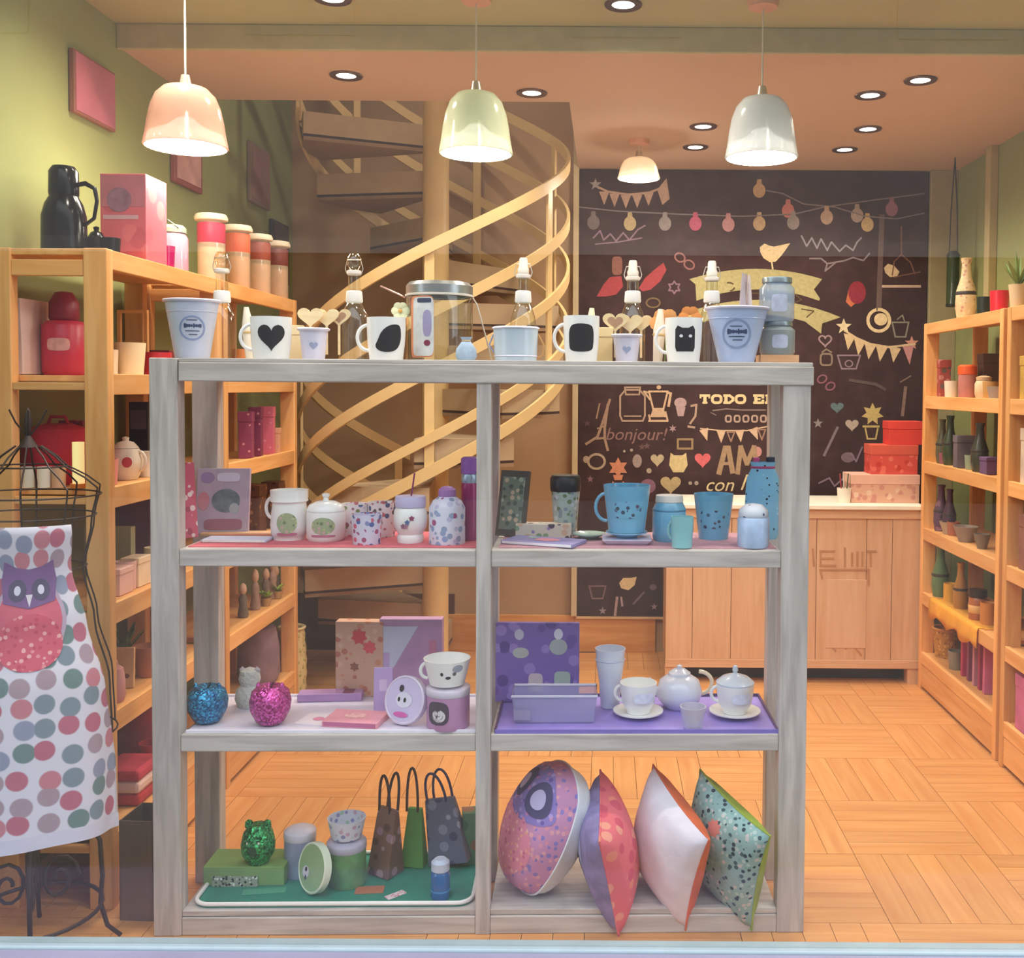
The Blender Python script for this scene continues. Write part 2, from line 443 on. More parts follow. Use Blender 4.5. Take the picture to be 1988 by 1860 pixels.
def pendant(px, pyt, pyb, Y, wpx, zc, c, label, tilt=0.0, ribs=True):
    s = Y/F; top = at(px, pyt, Y); bot = at(px, pyb, Y); h = top.z-bot.z; r = wpx*s/2
    t = thing('pendant_lamp', label, 'pendant lamp', bot, 0, 'ribbed dome pendants')
    pr = [(0, h), (.25*r, h), (.52*r, h*.95), (.70*r, h*.83), (.82*r, h*.64), (.89*r, h*.42), (.94*r, h*.2), (r, 0)]
    inn = [(q*.965, z-.003) for q, z in pr[::-1]]
    sh = part(G().lathe(pr+inn, 64, rib=.03 if ribs else 0), 'shade', ribbed(c, .12), t, ang=60)
    cap = part(G().lathe([(0, h+.03), (.012, h+.03), (.018, h), (.02, h-.01)], 16), 'cap', plain('#cfc6b4', .3, .5), t)
    part(G().tube([(0, 0, h+.03), (0, 0, zc-bot.z-.02)], .003, 6), 'cord', plain('#d8d2c0', .6), t)
    part(G().lathe([(0, zc-bot.z), (.05, zc-bot.z), (.045, zc-bot.z-.02), (0, zc-bot.z-.025)], 20), 'canopy', plain('#d8a588', .5), t)
    part(G().lathe([(0, -.008), (.5*r, -.006), (.90*r, .002), (.92*r, .012), (.86*r, h*.20), (.4*r, h*.34), (.2*r, h*.46), (0, h*.47)], 24), 'bulb', glow('#fff8ee', 20.0), t)
    d = bpy.data.lights.new('pendant_light', 'POINT'); d.energy = PENDANT_W; d.color = WARM; d.shadow_soft_size = .06
    o = bpy.data.objects.new('pendant_light', d); COL.objects.link(o); o.parent = t; o.location = (0, 0, -.05)
    return t
pendant(361, 166, 285, 3.1, 156, ZF, '#cfa994', 'copper-tinted ribbed dome pendant lamp hanging over the pine shelf')
pendant(924, 178, 298, 3.22, 142, ZF, '#c6cab0', 'pale green ribbed dome pendant lamp in front of the spiral stairs')
pendant(1478, 187, 306, 3.25, 140, ZF, '#b9bcbb', 'silver grey ribbed dome pendant lamp in front of the chalkboard')
pendant(1240, 306, 346, 4.75, 82, ZC, '#f0e0c8', 'small shallow glowing pendant lamp hanging at the chalkboard bunting', ribs=False)

# ------------------------------------------------------------------ pine shelf units
def pine_unit(label, xf, xb, y0, y1, levels, rail_end=True):
    sg = 1 if xf > xb else -1
    t = thing('pine_shelf', label, 'shelf unit', (0, 0, 0), 0, 'pine shelf units along the walls')
    pw, pd, top = .062, .036, levels[0]
    for y in (y0, y1-pd):
        for xa in (xf, xb):
            x0, x1 = (xa-sg*pw, xa) if xa == xf else (xa, xa+sg*pw)
            part(G().box(min(x0, x1), max(x0, x1), y, y+pd, 0, top), 'post', M_pine, t, smooth=False, bevel=.003)
    for k, z in enumerate(levels):
        xi, xo = sorted((xb+sg*.004, xf-sg*.02))
        part(G().box(xi, xo, y0+pd if k else y0+.005, y1-pd if k else y1-.005, z-.018, z-.001), 'shelf_board', M_pineY, t, smooth=False, bevel=.002)
        x0, x1 = sorted((xf-sg*.02, xf-sg*.002))
        part(G().box(x0, x1, y0+pd, y1-pd, z-.052, z+.004 if k else z-.001), 'front_rail', M_pineY, t, smooth=False, bevel=.002)
        x0, x1 = sorted((xf-sg*pw, xb+sg*pw))
        part(G().box(x0, x1, y0+.003, y0+.021, z-.040 if k else z-.072, z-.02 if k else z-.03), 'end_rail', M_pineX, t, smooth=False, bevel=.002)
        if k: part(G().box(x0, x1, y1-.021, y1-.003, z-.045, z-.019), 'end_rail', M_pineX, t, smooth=False, bevel=.002)
    x0, x1 = sorted((xf-sg*.02, xf-sg*.004))
    part(G().box(x0, x1, y0+pd, y1-pd, .015, levels[-1]-.055), 'plinth', M_pineY, t, smooth=False, bevel=.002)
    return t
LVL = [1.75, 1.42, 1.12, .81, .52, .19]
LVR = [1.70, 1.36, 1.06, .75, .45, .17]
LXF, LXB = -1.305, -1.618
RXF, RXB = 1.467, 1.755
pine_unit('tall pine shelf against the green wall with a black flask on top', LXF, LXB, 2.69, 3.49, LVL)
pine_unit('tall pine shelf beside the spiral stairs with lidded jars on top', LXF, LXB, 3.51, 4.33, LVL)
pine_unit('tall pine shelf at the counter end with mugs on top', RXF, RXB, 3.836, 4.80, LVR)
pine_unit('tall pine shelf in the right aisle, cut by the window edge', RXF, RXB, 2.95, 3.80, LVR)

# ------------------------------------------------------------------ grey display shelf
SY = 2.56; S0 = at(293, 1250, SY); SANG = math.radians(1.4)
SX, SW = S0.x, 1.654
SM = Matrix.Translation((SX, SY, 0)) @ Matrix.Rotation(SANG, 4, 'Z')
Z1, Z2, Z3, Z4 = [at(640, y, SY+.012).z for y in (697, 1067, 1427, 1769)]; Z4 = max(Z4, .05)
gs = thing('display_shelf', 'weathered grey wooden display shelf with two bays in the shop window', 'shelf unit', (SX, SY, 0), SANG)
SD = .33; pw = .074
for x in (0, SW-pw+.004):
    for y in (0, SD-.05):
        xa = x+.018 if (x > 0 and y > 0) else x
        part(G().box(xa, x+pw-.004, y, y+.05, 0, Z1 if x == 0 else Z1-.012), 'post', M_greyZ, gs, smooth=False, bevel=.003)
cx0 = .812
part(G().box(cx0, cx0+.037, 0, .045, .0, Z1-.05), 'divider', M_greyZ, gs, smooth=False, bevel=.002)
part(G().box(cx0+.004, cx0+.033, SD-.05, SD, .0, Z1-.05), 'divider', M_greyZ, gs, smooth=False, bevel=.002)
part(G().box(pw, SW+.006, -.004, .022, Z1-.058, Z1-.010), 'top_rail', M_greyX, gs, smooth=False, bevel=.003)
part(G().box(pw, SW+.004, .0, SD, Z1-.010, Z1), 'top_board', M_greyX, gs, smooth=False, bevel=.002)
part(G().box(pw, SW-pw, SD-.022, SD-.002, Z1-.058, Z1-.012), 'back_rail', M_greyX, gs, smooth=False, bevel=.002)
for z in (Z2, Z3):
    for a, b in ((pw-.004, cx0), (cx0+.037, SW-pw+.004)):
        part(G().box(a, b, .004, .024, z-.044, z), 'shelf_rail', M_greyX, gs, smooth=False, bevel=.003)
        part(G().box(a, b, .024, SD-.002, z-.018, z), 'shelf_board', M_greyX, gs, smooth=False, bevel=.002)
for a, b in ((pw-.004, cx0), (cx0+.037, SW-pw+.004)):
    part(G().box(a, b, .006, SD-.002, Z4-.015, Z4), 'bottom_board', M_greyX, gs, smooth=False, bevel=.002)
    part(G().box(a, b, .002, .022, 0, Z4-.016), 'base_rail', M_greyX, gs, smooth=False, bevel=.003)

# ------------------------------------------------------------------ counter
c0, c1 = at(1291, 1328, 4.83).x, at(1790, 1328, 4.83).x
ct = thing('shop_counter', 'plain pine shop counter with a white top under the chalkboard', 'counter', (0, 4.83, 0))
M_cn = wood('#dfb793', '#d3a67f', 2, 12, .55, .04)
M_cnx = wood('#dfb793', '#d3a67f', 0, 12, .55, .04)
part(G().box(c0+.01, c1-.01, .016, .40, .075, .825), 'body', M_cn, ct, smooth=False)
edges = [c0]+[at(x, 1100, 4.83).x for x in (1345, 1420, 1500, 1585, 1682, 1732)]+[c1]
for a, b in zip(edges, edges[1:]):
    part(G().box(a+.0012, b-.0012, 0, .016, .115, .80), 'plank', M_cn, ct, smooth=False, bevel=.0015)
part(G().box(c0, c1, -.006, .016, .075, .115), 'bottom_rail', M_cnx, ct, smooth=False, bevel=.002)
part(G().box(c0, c1, -.006, .016, .785, .828), 'top_rail', M_cnx, ct, smooth=False, bevel=.002)
part(G().box(c0-.005, c1, -.02, .42, .829, .85), 'counter_top', plain('#fff6e4', .35), ct, smooth=False, bevel=.003)
for a in (c0, c1-.07): part(G().box(a, a+.06, 0, .06, 0, .075), 'foot', M_cn, ct, smooth=False)
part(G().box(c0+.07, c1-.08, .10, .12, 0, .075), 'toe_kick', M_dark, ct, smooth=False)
p0, p1 = at(1604, 1125, 4.83), at(1680, 1258, 4.83)
M_burn = plain('#b98a60', .7)
part(G().box(p0.x, p1.x, -.003, 0, p1.z, p0.z), 'panel', wood('#e3bd9b', '#dab08c', 2, 12, .55, .02), ct, smooth=False, bevel=.001)
gb = G()
def cp(px, py): q = at(px, py, 4.83); return (q.x, q.z)
for a in ([(1578, 1066), (1580, 1098)], [(1592, 1070), (1620, 1070)], [(1592, 1084), (1618, 1084)], [(1592, 1098), (1622, 1098)], [(1593, 1070), (1593, 1098)],
          [(1640, 1064), (1640, 1100)], [(1654, 1074), (1654, 1098)], [(1664, 1072), (1664, 1098)], [(1674, 1072), (1674, 1098)], [(1684, 1070), (1700, 1070)], [(1690, 1070), (1690, 1098)],
          [(1592, 1106), (1686, 1106)], [(1686, 1106), (1686, 1135)], [(1592, 1106), (1596, 1122)]):
    gb.stroke([cp(*p) for p in a], .009, -.0022, 0)
part(gb, 'burned_lettering', M_burn, ct, smooth=False, label='faded brown lettering burned into the boards')
gb = G()
for a in ([(1612, 1252), (1622, 1264)], [(1640, 1250), (1642, 1260)], [(1654, 1248), (1660, 1258)], [(1660, 1258), (1672, 1272)]): gb.stroke([cp(*p) for p in a], .008, -.0022, 0)
part(gb, 'burned_mark', M_burn, ct, smooth=False, kind='stuff')
# ------------------------------------------------------------------ spiral stairs
CX, CY, SR = -.793, 4.75, .615
def zs_(d): return 1.03+2.0*(d-270)/360
ss = thing('spiral_staircase', 'cream spiral staircase with ribbon-like curving rails and a round centre column', 'staircase', (CX, CY, 0))
part(G().lathe([(0, 0), (.075, 0), (.075, .015), (.060, .02), (.060, 2.75), (0, 2.75)], 28), 'column', M_rail, ss)
M_tread = plain('#b59c7c', .6, var=.05); M_strip = plain('#3a241c', .7); M_under = plain('#94775a', .7)
for i in range(13):
    a0 = 94+36*i; zt = zs_(a0)+.13
    if zt > 2.78: break
    pts = [(.058*math.cos(math.radians(a0)), .058*math.sin(math.radians(a0)))]
    for k in range(7):
        a = math.radians(a0-3+k*7); pts.append((SR*.955*math.cos(a), SR*.955*math.sin(a)))
    pts.append((.058*math.cos(math.radians(a0+40)), .058*math.sin(math.radians(a0+40))))
    def slab(z0, z1):
        n = len(pts); v = [(x, y, z0) for x, y in pts]+[(x, y, z1) for x, y in pts]
        return G().add(v, [tuple(range(n-1, -1, -1)), tuple(range(n, 2*n))]+[(k, (k+1) % n, (k+1) % n+n, k+n) for k in range(n)])
    if zt-.125 < 0: continue
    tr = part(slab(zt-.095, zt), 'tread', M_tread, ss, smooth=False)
    part(slab(zt-.106, zt-.0955), 'tread_nosing', M_strip, tr, smooth=False)  # thin dark strip beneath the tread box
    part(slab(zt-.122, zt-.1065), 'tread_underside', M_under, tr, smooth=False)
def ribbon(d0, d1, off, h, th=.014, r=SR, step=6):
    v = []; f = []; n = 0; d = d0
    while d <= d1+.01:
        a = math.radians(d); z = zs_(d)+off
        for rr, zz in ((r, z-h/2), (r, z+h/2), (r-th, z+h/2), (r-th, z-h/2)):
            v.append((rr*math.cos(a), rr*math.sin(a), zz))
        n += 1; d += step
    for i in range(n-1):
        for k in range(4):
            l = (k+1) % 4; f.append((i*4+k, (i+1)*4+k, (i+1)*4+l, i*4+l))
    f += [(0, 1, 2, 3), tuple((n-1)*4+k for k in (3, 2, 1, 0))]
    return G().add(v, f)
for off, h, nm in ((-.02, .055, 'stringer'), (.115, .045, 'rail'), (.385, .05, 'rail'), (.62, .05, 'rail'), (.885, .052, 'handrail')):
    part(ribbon(112, 566, off, h), nm, M_rail, ss, ang=50)
for d in (118, 200, 277, 334, 388, 439, 500, 552):
    a = math.radians(d); x, y = (SR-.02)*math.cos(a), (SR-.02)*math.sin(a)
    z0, z1 = max(0, zs_(d)-.03), zs_(d)+.88
    part(G().box(-.02, .02, -.006, .006, z0, z1, TR(x, y, 0, rz=a+PI/2)), 'baluster', M_rail, ss, smooth=False, bevel=.002)

# ------------------------------------------------------------------ chalkboard
YBD = 5.375
b0, b1 = at(1121, 760, YBD).x, at(1796, 760, YBD).x
zb0, zb1 = at(1200, 1197, YBD).z, ZC-.006
bd = thing('chalkboard', 'large dark chalkboard wall covered with chalk drawings behind the counter', 'chalkboard', (0, YBD, 0))
mb, nt, bb = nodes('chalk_surface')
tc = N(nt, 'ShaderNodeTexCoord'); n1 = N(nt, 'ShaderNodeTexNoise', i_Scale=2.6, i_Detail=6.0); n2 = N(nt, 'ShaderNodeTexNoise', i_Scale=14.0, i_Detail=4.0)
nt.links.new(tc.outputs['Object'], n1.inputs['Vector']); nt.links.new(tc.outputs['Object'], n2.inputs['Vector'])
ml = N(nt, 'ShaderNodeMath', operation='MULTIPLY'); nt.links.new(n1.outputs[0], ml.inputs[0]); nt.links.new(n2.outputs[0], ml.inputs[1])
rr = N(nt, 'ShaderNodeValToRGB'); rr.color_ramp.elements[0].position = .18; rr.color_ramp.elements[1].position = .42
rr.color_ramp.elements[0].color = lin('#351c1c'); rr.color_ramp.elements[1].color = lin('#472d2e')
nt.links.new(ml.outputs[0], rr.inputs[0]); nt.links.new(rr.outputs[0], bb.inputs['Base Color']); bb.inputs['Roughness'].default_value = .75
part(G().box(b0, b1, 0, .02, zb0, zb1), 'board', mb, bd, smooth=False)
part(G().box(b0, b1, -.006, 0, zb0-.012, zb0), 'lower_edge', plain('#d8b483', .6), bd, smooth=False)
CR, PK, GR, OL, RD, YL, MV = '#e6cfa0', '#d4808c', '#a39a98', '#b7ae7c', '#d8605c', '#d9c382', '#8c6f80'
def bp(px, py): q = at(px, py, YBD); return (q.x, q.z)
SB = YBD/F
def chm(c): return plain(c, .9, var=.12, scale=60)
class Chalk:
    seq = 0
    def __init__(s, name, col, label=None):
        s.g = G(); Chalk.seq += 5; s.g.k = Chalk.seq; s.n = name; s.c = col; s.l = label
    def line(s, pts, w=3.0): s.g.stroke([bp(*p) for p in pts], w*SB, -.0012, 0); return s
    def fill(s, pts): s.g.k = getattr(s.g, 'k', 0)+1; s.g.prism([bp(*p) for p in pts], -.0010-6e-5*(s.g.k % 16), 0); return s
    def shape(s, poly, cx, cy, rot=0):   # poly in px, y up
        c, n = math.cos(rot), math.sin(rot)
        return s.fill([(cx+x*c-y*n, cy-(x*n+y*c)) for x, y in poly])
    def outline(s, poly, cx, cy, w=3.0, rot=0):
        c, n = math.cos(rot), math.sin(rot)
        q = [(cx+x*c-y*n, cy-(x*n+y*c)) for x, y in poly]; return s.line(q+[q[0]], w)
    def text(s, t, cx, cy, size, shear=0.0, rot=0):
        x, z = bp(cx, cy); g = text_geo(t, size*SB, shear); s.g.add(g.v, g.f, TR(x, -.0010, z, ry=-rot)); return s
    def done(s): return part(s.g, s.n, chm(s.c), bd, smooth=False, label=s.l)
def C(n, c, l=None): return Chalk(n, c, l)
# bunting top left
k = C('chalk_bunting', '#b79a86')
k.line([(1158, 362), (1180, 372), (1220, 378), (1260, 374), (1292, 362)], 4)
for x, y in ((1172, 372), (1192, 376), (1214, 379), (1236, 378), (1258, 374)): k.fill([(x-9, y), (x+11, y), (x+1, y+26)])
k.fill([(1276, 368), (1294, 346), (1300, 386), (1286, 398)]); k.done()
C('chalk_star', GR).shape(star(12), 1156, 358).done()
# string of light bulbs
wire = [(1124, 402), (1200, 410), (1320, 416), (1440, 420), (1540, 416), (1600, 402), (1700, 388), (1794, 376)]
C('chalk_wire', '#84797a').line(wire, 2.4).done()
C('chalk_wire', '#84797a').line([(1488, 370), (1520, 376), (1560, 396), (1620, 402), (1680, 420), (1740, 425), (1794, 414)], 2.4).done()
for x, y, c in ((1152, 428, '#7c7070'), (1223, 430, '#c0ad84'), (1291, 430, '#968d8b'), (1350, 430, '#c0607c'), (1414, 432, '#c08e92'), (1474, 430, '#c5aa84'), (1540, 428, '#958b86'), (1605, 418, '#b59a86'), (1664, 414, '#ab998e'), (1684, 432, '#c5aa78'), (1731, 402, '#9a6a80'), (1530, 405, '#c57c74'), (1474, 366, '#c0a078')):
    k = C('chalk_bulb', c).shape(ell(24, 28), x, y+4); k.fill([(x-5, y-8), (x-4, y-18), (x+4, y-18), (x+5, y-8)]); k.done()
# scribbled greeting left
C('chalk_lettering', '#94788a', 'mauve chalk hand lettering').line([(1152, 462), (1165, 448), (1172, 466), (1185, 454), (1196, 468), (1210, 452), (1222, 466), (1238, 446), (1252, 438)], 3).line([(1156, 474), (1200, 470), (1246, 462)], 2.4).done()
C('chalk_lettering', '#97939a', 'grey chalk hand lettering').line([(1556, 458), (1566, 478), (1576, 462), (1586, 482), (1594, 464), (1606, 486), (1614, 470), (1630, 488), (1642, 476), (1656, 486), (1664, 470), (1672, 462)], 3).done()
C('chalk_cloud', '#8b7f83').line([(1572, 502), (1594, 502), (1606, 512), (1640, 506), (1656, 500), (1676, 506), (1688, 492)], 3).line([(1606, 512), (1602, 526), (1622, 510)], 3).done()
# bird on ribbon
C('chalk_bird', CR, 'cream chalk bird').fill([(1475, 480), (1484, 473), (1494, 477), (1502, 479), (1516, 476), (1534, 472), (1526, 484), (1517, 496), (1506, 508), (1494, 509), (1482, 501), (1476, 490)]).line([(1498, 508), (1500, 522)], 3).done()
ar = lambda x0, x1, ym, sag, n=14: [(x0+(x1-x0)*i/n, ym+sag*((2*i/n-1)**2)) for i in range(n+1)]
top, low = ar(1338, 1596, 522, 20), ar(1352, 1590, 562, 22)
C('chalk_ribbon', OL, 'olive chalk ribbon banner').fill(top+[(1580, 562), (1592, 580)]+low[::-1]+[(1350, 552)]).done()
top, low = ar(1310, 1632, 582, 34), ar(1330, 1602, 610, 28)
C('chalk_ribbon', OL, 'olive chalk ribbon banner').fill(top+[(1596, 628), (1594, 648), (1570, 630)]+low[::-1][2:]).done()
k = C('chalk_lettering', '#5b4a36', 'dark lettering on the ribbon')
k.outline(ell(22, 16), 1415, 557, 3).line([(1540, 556), (1552, 562), (1542, 570), (1556, 582), (1536, 590)], 3).line([(1436, 570), (1560, 568)], 2.4).line([(1556, 600), (1580, 604), (1566, 616)], 2.4).done()
# pink ribbons of the wings
C('chalk_wing', '#a8484e').fill([(1158, 576), (1172, 552), (1184, 538), (1206, 536), (1210, 556), (1196, 572), (1176, 576)]).done()
C('chalk_wing', '#a8484e').fill([(1240, 560), (1252, 540), (1270, 524), (1288, 510), (1294, 524), (1282, 546), (1264, 562), (1248, 566)]).done()
C('chalk_candle', '#8d6258').shape(ell(20, 36, p=4), 1198, 516).done()
C('chalk_eyeglasses', '#9a6c6c').outline(ell(20, 16), 1320, 500, 3, -.5).outline(ell(20, 16), 1338, 514, 3, -.5).done()
C('chalk_flower', '#8d6f7c').outline(star(12, 6, .6), 1309, 558, 3).done()
C('chalk_macaron', '#7d6848').outline(ell(26, 18), 1268, 588, 3).done()
# shelf with birdcage upper right
C('chalk_shelf', '#cdb29c').line([(1714, 556), (1786, 556)], 5).done()
C('chalk_bird', '#d6bd96').fill([(1716, 520), (1724, 512), (1736, 516), (1746, 528), (1742, 536), (1728, 538), (1719, 530)]).done()
C('chalk_birdcage', '#7d5a4c').line([(1750, 494), (1736, 508), (1732, 534)], 2.4).line([(1750, 494), (1768, 510), (1776, 532)], 2.4).line([(1750, 440), (1750, 494)], 2.4).line([(1736, 538), (1786, 528)], 2.4).done()
C('chalk_apple', '#8e2a3a').shape(ell(34, 44), 1664, 568).done()
C('chalk_apple_flame', '#c8704a').fill([(1642, 586), (1648, 560), (1656, 570), (1664, 560), (1662, 588), (1652, 596)]).done()
C('chalk_strip', '#6b5852').line([(1712, 420), (1706, 600)], 10).done()
# cups and kettles
C('chalk_cup', CR, 'cream chalk cup').outline(ell(42, 42), 1706, 622, 6).shape(ell(26, 24), 1710, 620).done()
C('chalk_cup', '#8e8678').outline([(-16, 14), (16, 14), (10, -14), (-10, -14)], 1748, 640, 3).line([(1742, 620), (1752, 612), (1756, 624)], 2.4).done()
k = C('chalk_bunting', '#d9be94', 'cream and pink chalk bunting'); k.line([(1640, 642), (1662, 656), (1690, 668), (1726, 674), (1776, 668)], 4)
for x, y in ((1648, 650), (1668, 660), (1688, 668), (1710, 672), (1736, 674)): k.fill([(x-10, y-3), (x+13, y+3), (x-2, y+30)])
k.done(); C('chalk_pennant', '#c98e8e').fill([(1752, 672), (1774, 670), (1766, 708)]).done()
C('chalk_star', '#e0cfa8').shape(star(16), 1638, 634).done(); C('chalk_star', '#d49a88').shape(star(14), 1770, 666).done()
C('chalk_heart', '#a08a8e').outline(heart(24, 22), 1602, 662, 3).done()
C('chalk_jar', '#8e7d6c').outline(ell(22, 22, p=4), 1604, 698, 3.5).line([(1596, 684), (1604, 678), (1614, 684)], 3).done()
C('chalk_mug', '#8f7b83').outline([(-22, 12), (22, 12), (14, -14), (-14, -14)], 1648, 702, 3).outline(ell(14, 12), 1648, 706, 2.4).done()
C('chalk_bow', '#8c5a68').outline(ell(18, 14), 1596, 736, 3, .5).outline(ell(18, 14), 1612, 750, 3, .5).done()
C('chalk_smudge', '#5d4e4c').line([(1650, 738), (1700, 746), (1718, 756)], 6).done()
C('chalk_brush', '#8c7268').line([(1758, 752), (1752, 806)], 6).line([(1748, 742), (1768, 730)], 2.4).done()
C('chalk_heart', '#5f7478').shape(heart(26, 22), 1625, 792).done()
C('chalk_plant', '#c9b070', 'yellow chalk potted plant').shape(star(22, 7, .55), 1694, 804).line([(1680, 832), (1684, 852), (1700, 852), (1704, 832)], 3).line([(1676, 828), (1706, 828)], 4).done()
C('chalk_heart', '#b5a596').shape(heart(26, 24), 1654, 826).done()
C('chalk_spoon', '#7e7078').line([(1626, 830), (1600, 884)], 5).done()
C('chalk_lettering', '#8b7284').line([(1590, 938), (1610, 928), (1620, 944), (1640, 926), (1650, 940)], 3).line([(1652, 880), (1662, 896), (1674, 868)], 3).done()
C('chalk_cup', '#7a6570').shape(ell(26, 20), 1646, 888).done()
C('chalk_star', '#8e8683').shape(star(10), 1588, 822).done()
# the part seen through the display shelf
C('chalk_tower', '#a1846f', 'brown chalk iron tower').line([(1184, 776), (1170, 820), (1160, 848), (1138, 862)], 5).line([(1180, 786), (1174, 830), (1174, 852), (1180, 874)], 5).line([(1158, 852), (1174, 850)], 4).line([(1160, 832), (1172, 828)], 3).line([(1164, 784), (1158, 812)], 3).done()
k = C('chalk_jar', '#b29783', 'outlined chalk mason jar'); k.outline([(-20, -32), (20, -32), (24, -22), (24, 16), (14, 28), (-14, 28), (-24, 16), (-24, -22)], 1228, 785, 3.4).outline([(-15, 8), (15, 8), (13, -6), (-13, -6)], 1228, 760, 3.2); k.line([(1212, 808), (1244, 808)], 2.6); k.done()
k = C('chalk_coffee_pot', '#cfae8f', 'chalk moka coffee pot'); k.outline([(-18, 16), (18, 16), (10, -18), (-10, -18)], 1278, 776, 3.6).fill([(1268, 792), (1288, 792), (1294, 810), (1262, 810)]); k.line([(1262, 816), (1260, 806)], 3.6).line([(1260, 817), (1296, 817)], 4).line([(1296, 816), (1292, 800)], 3.6).line([(1258, 762), (1250, 760), (1262, 776)], 3.4).line([(1296, 762), (1302, 764), (1298, 788)], 5).shape(ell(9, 8), 1279, 752); k.done()
C('chalk_lettering', '#8e6c68', 'brown chalk word bonjour').text('bonjour!', 1234, 844, 34, .25).done()
C('chalk_muffin', '#b79c9c').shape(ell(24, 20), 1321, 782).fill([(1312, 790), (1331, 790), (1327, 808), (1316, 808)]).done()
C('chalk_iron', '#b89a86').line([(1342, 788), (1352, 786), (1350, 808), (1340, 822)], 4).line([(1336, 828), (1348, 830)], 4).done()
C('chalk_star', '#a58d8d').shape(star(8, 6), 1306, 832).done()
# TODO EL in slab letters
def slab_text(k, word, x0, yb, h, w, gap, t=5.0):
    x = x0
    for ch in word:
        y1 = yb-h
        if ch == ' ': x += w*.7; continue
        if ch == 'T': k.line([(x, y1), (x+w, y1)], t).line([(x+w/2, y1), (x+w/2, yb)], t*1.25).line([(x+w*.28, yb), (x+w*.72, yb)], t*.7).line([(x, y1), (x, y1+h*.3)], t*.7).line([(x+w, y1), (x+w, y1+h*.3)], t*.7)
        if ch == 'O': k.outline(ell(w, h, p=2.6), x+w/2, yb-h/2, t*1.05)
        if ch == 'D': k.line([(x, y1), (x+w*.6, y1), (x+w, y1+h*.35), (x+w, yb-h*.35), (x+w*.6, yb), (x, yb)], t).line([(x+w*.2, y1), (x+w*.2, yb)], t*1.25)
        if ch == 'E': k.line([(x, y1), (x+w, y1), (x+w, y1+h*.3)], t).line([(x, yb), (x+w, yb), (x+w, yb-h*.3)], t).line([(x+w*.2, y1), (x+w*.2, yb)], t*1.25).line([(x+w*.2, yb-h/2), (x+w*.65, yb-h/2)], t*.8)
        if ch == 'L': k.line([(x, y1), (x+w*.5, y1)], t*.7).line([(x+w*.22, y1), (x+w*.22, yb)], t*1.25).line([(x, yb), (x+w, yb), (x+w, yb-h*.35)], t)
        x += w+gap
    return k
slab_text(C('chalk_lettering', CR, 'cream slab letters reading TODO EL'), 'TODO EL', 1360, 782, 14, 17, 6).done()
C('chalk_rule', '#8d7a72').line([(1384, 797), (1410, 794), (1440, 796), (1486, 796)], 2.6).line([(1380, 801), (1390, 806)], 2).done()
k = C('chalk_lettering', '#b59a8c', 'faint small chalk word'); x = 1408
for a in range(5): k.outline(ell(10, 12, p=3), 1414+a*17, 813, 3.4)
k.done()
k = C('chalk_bunting', '#d9b898', 'cream chalk bunting over the large letters'); k.line([(1360, 832), (1400, 836), (1450, 836), (1490, 828)], 2.4)
for x, y, r in ((1366, 833, .3), (1400, 836, 0), (1436, 835, .1), (1462, 832, .4)):
    k.shape([(-9, 0), (9, 0), (0, -24)], x, y, r)
k.done(); C('chalk_pennant', '#a5806c').outline([(-6, 0), (8, 0), (1, -18)], 1418, 839, 2.6).outline([(-6, 0), (8, 0), (1, -20)], 1478, 834, 2.6).done()
k = C('chalk_lettering', '#a98a6c', 'large brown chalk letters AM')
k.line([(1396, 918), (1408, 870), (1414, 870), (1422, 916)], 10).line([(1402, 900), (1418, 900)], 6).line([(1432, 918), (1438, 868), (1450, 900), (1464, 868), (1470, 918)], 9).done()
C('chalk_balloon', '#c48a84').shape(ell(18, 20), 1470, 877).done()
C('chalk_heart', '#d8686c', 'coral red chalk heart').shape(heart(31, 30), 1364, 894).done()
C('chalk_owl', '#d8c08c').shape([(-16, 12), (-15, 20), (-8, 15), (8, 15), (15, 20), (16, 12), (18, -4), (10, -18), (-10, -18), (-18, -4)], 1317, 899).done()
C('chalk_heart', '#bfae8c').shape(heart(26, 26), 1276, 894).done()
C('chalk_coffee_cup', '#a2908a').shape(ell(18, 26), 1237, 895).done()
C('chalk_plant', '#d08a6a', 'coral chalk potted plant').shape(star(20, 6, .55), 1200, 908).fill([(1190, 922), (1210, 922), (1207, 932), (1193, 932)]).line([(1190, 936), (1190, 944), (1210, 944), (1210, 936)], 3).done()
C('chalk_ring', '#b09c84').outline(ell(32, 28), 1158, 896, 4.5).shape(ell(12, 14), 1138, 892).done()
C('chalk_frame', '#a08460').outline([(-14, 9), (14, 9), (14, -9), (-14, -9)], 1330, 862, 4).done()
C('chalk_heart', '#bfa97c').shape(heart(40, 36), 1302, 942).done()
C('chalk_blossom', '#8a6278').shape(ell(30, 28), 1258, 944).done()
C('chalk_dot', '#b0a090').shape(ell(7, 7), 1340, 938).shape(ell(8, 8), 1352, 938).shape(ell(5, 5), 1212, 876).shape(ell(6, 6), 1226, 874).shape(ell(10, 10), 1260, 914).done()
C('chalk_lettering', CR, 'cream chalk word con').text('con', 1396, 942, 38, .3).text('l', 1440, 938, 44, .35).done()
for x, y, c in ((1146, 930, '#8a6a74'), (1140, 822, '#5d4450'), (1256, 866, '#6e5454'), (1246, 868, '#6e5454')): C('chalk_dot', c).shape(star(7), x, y).done()
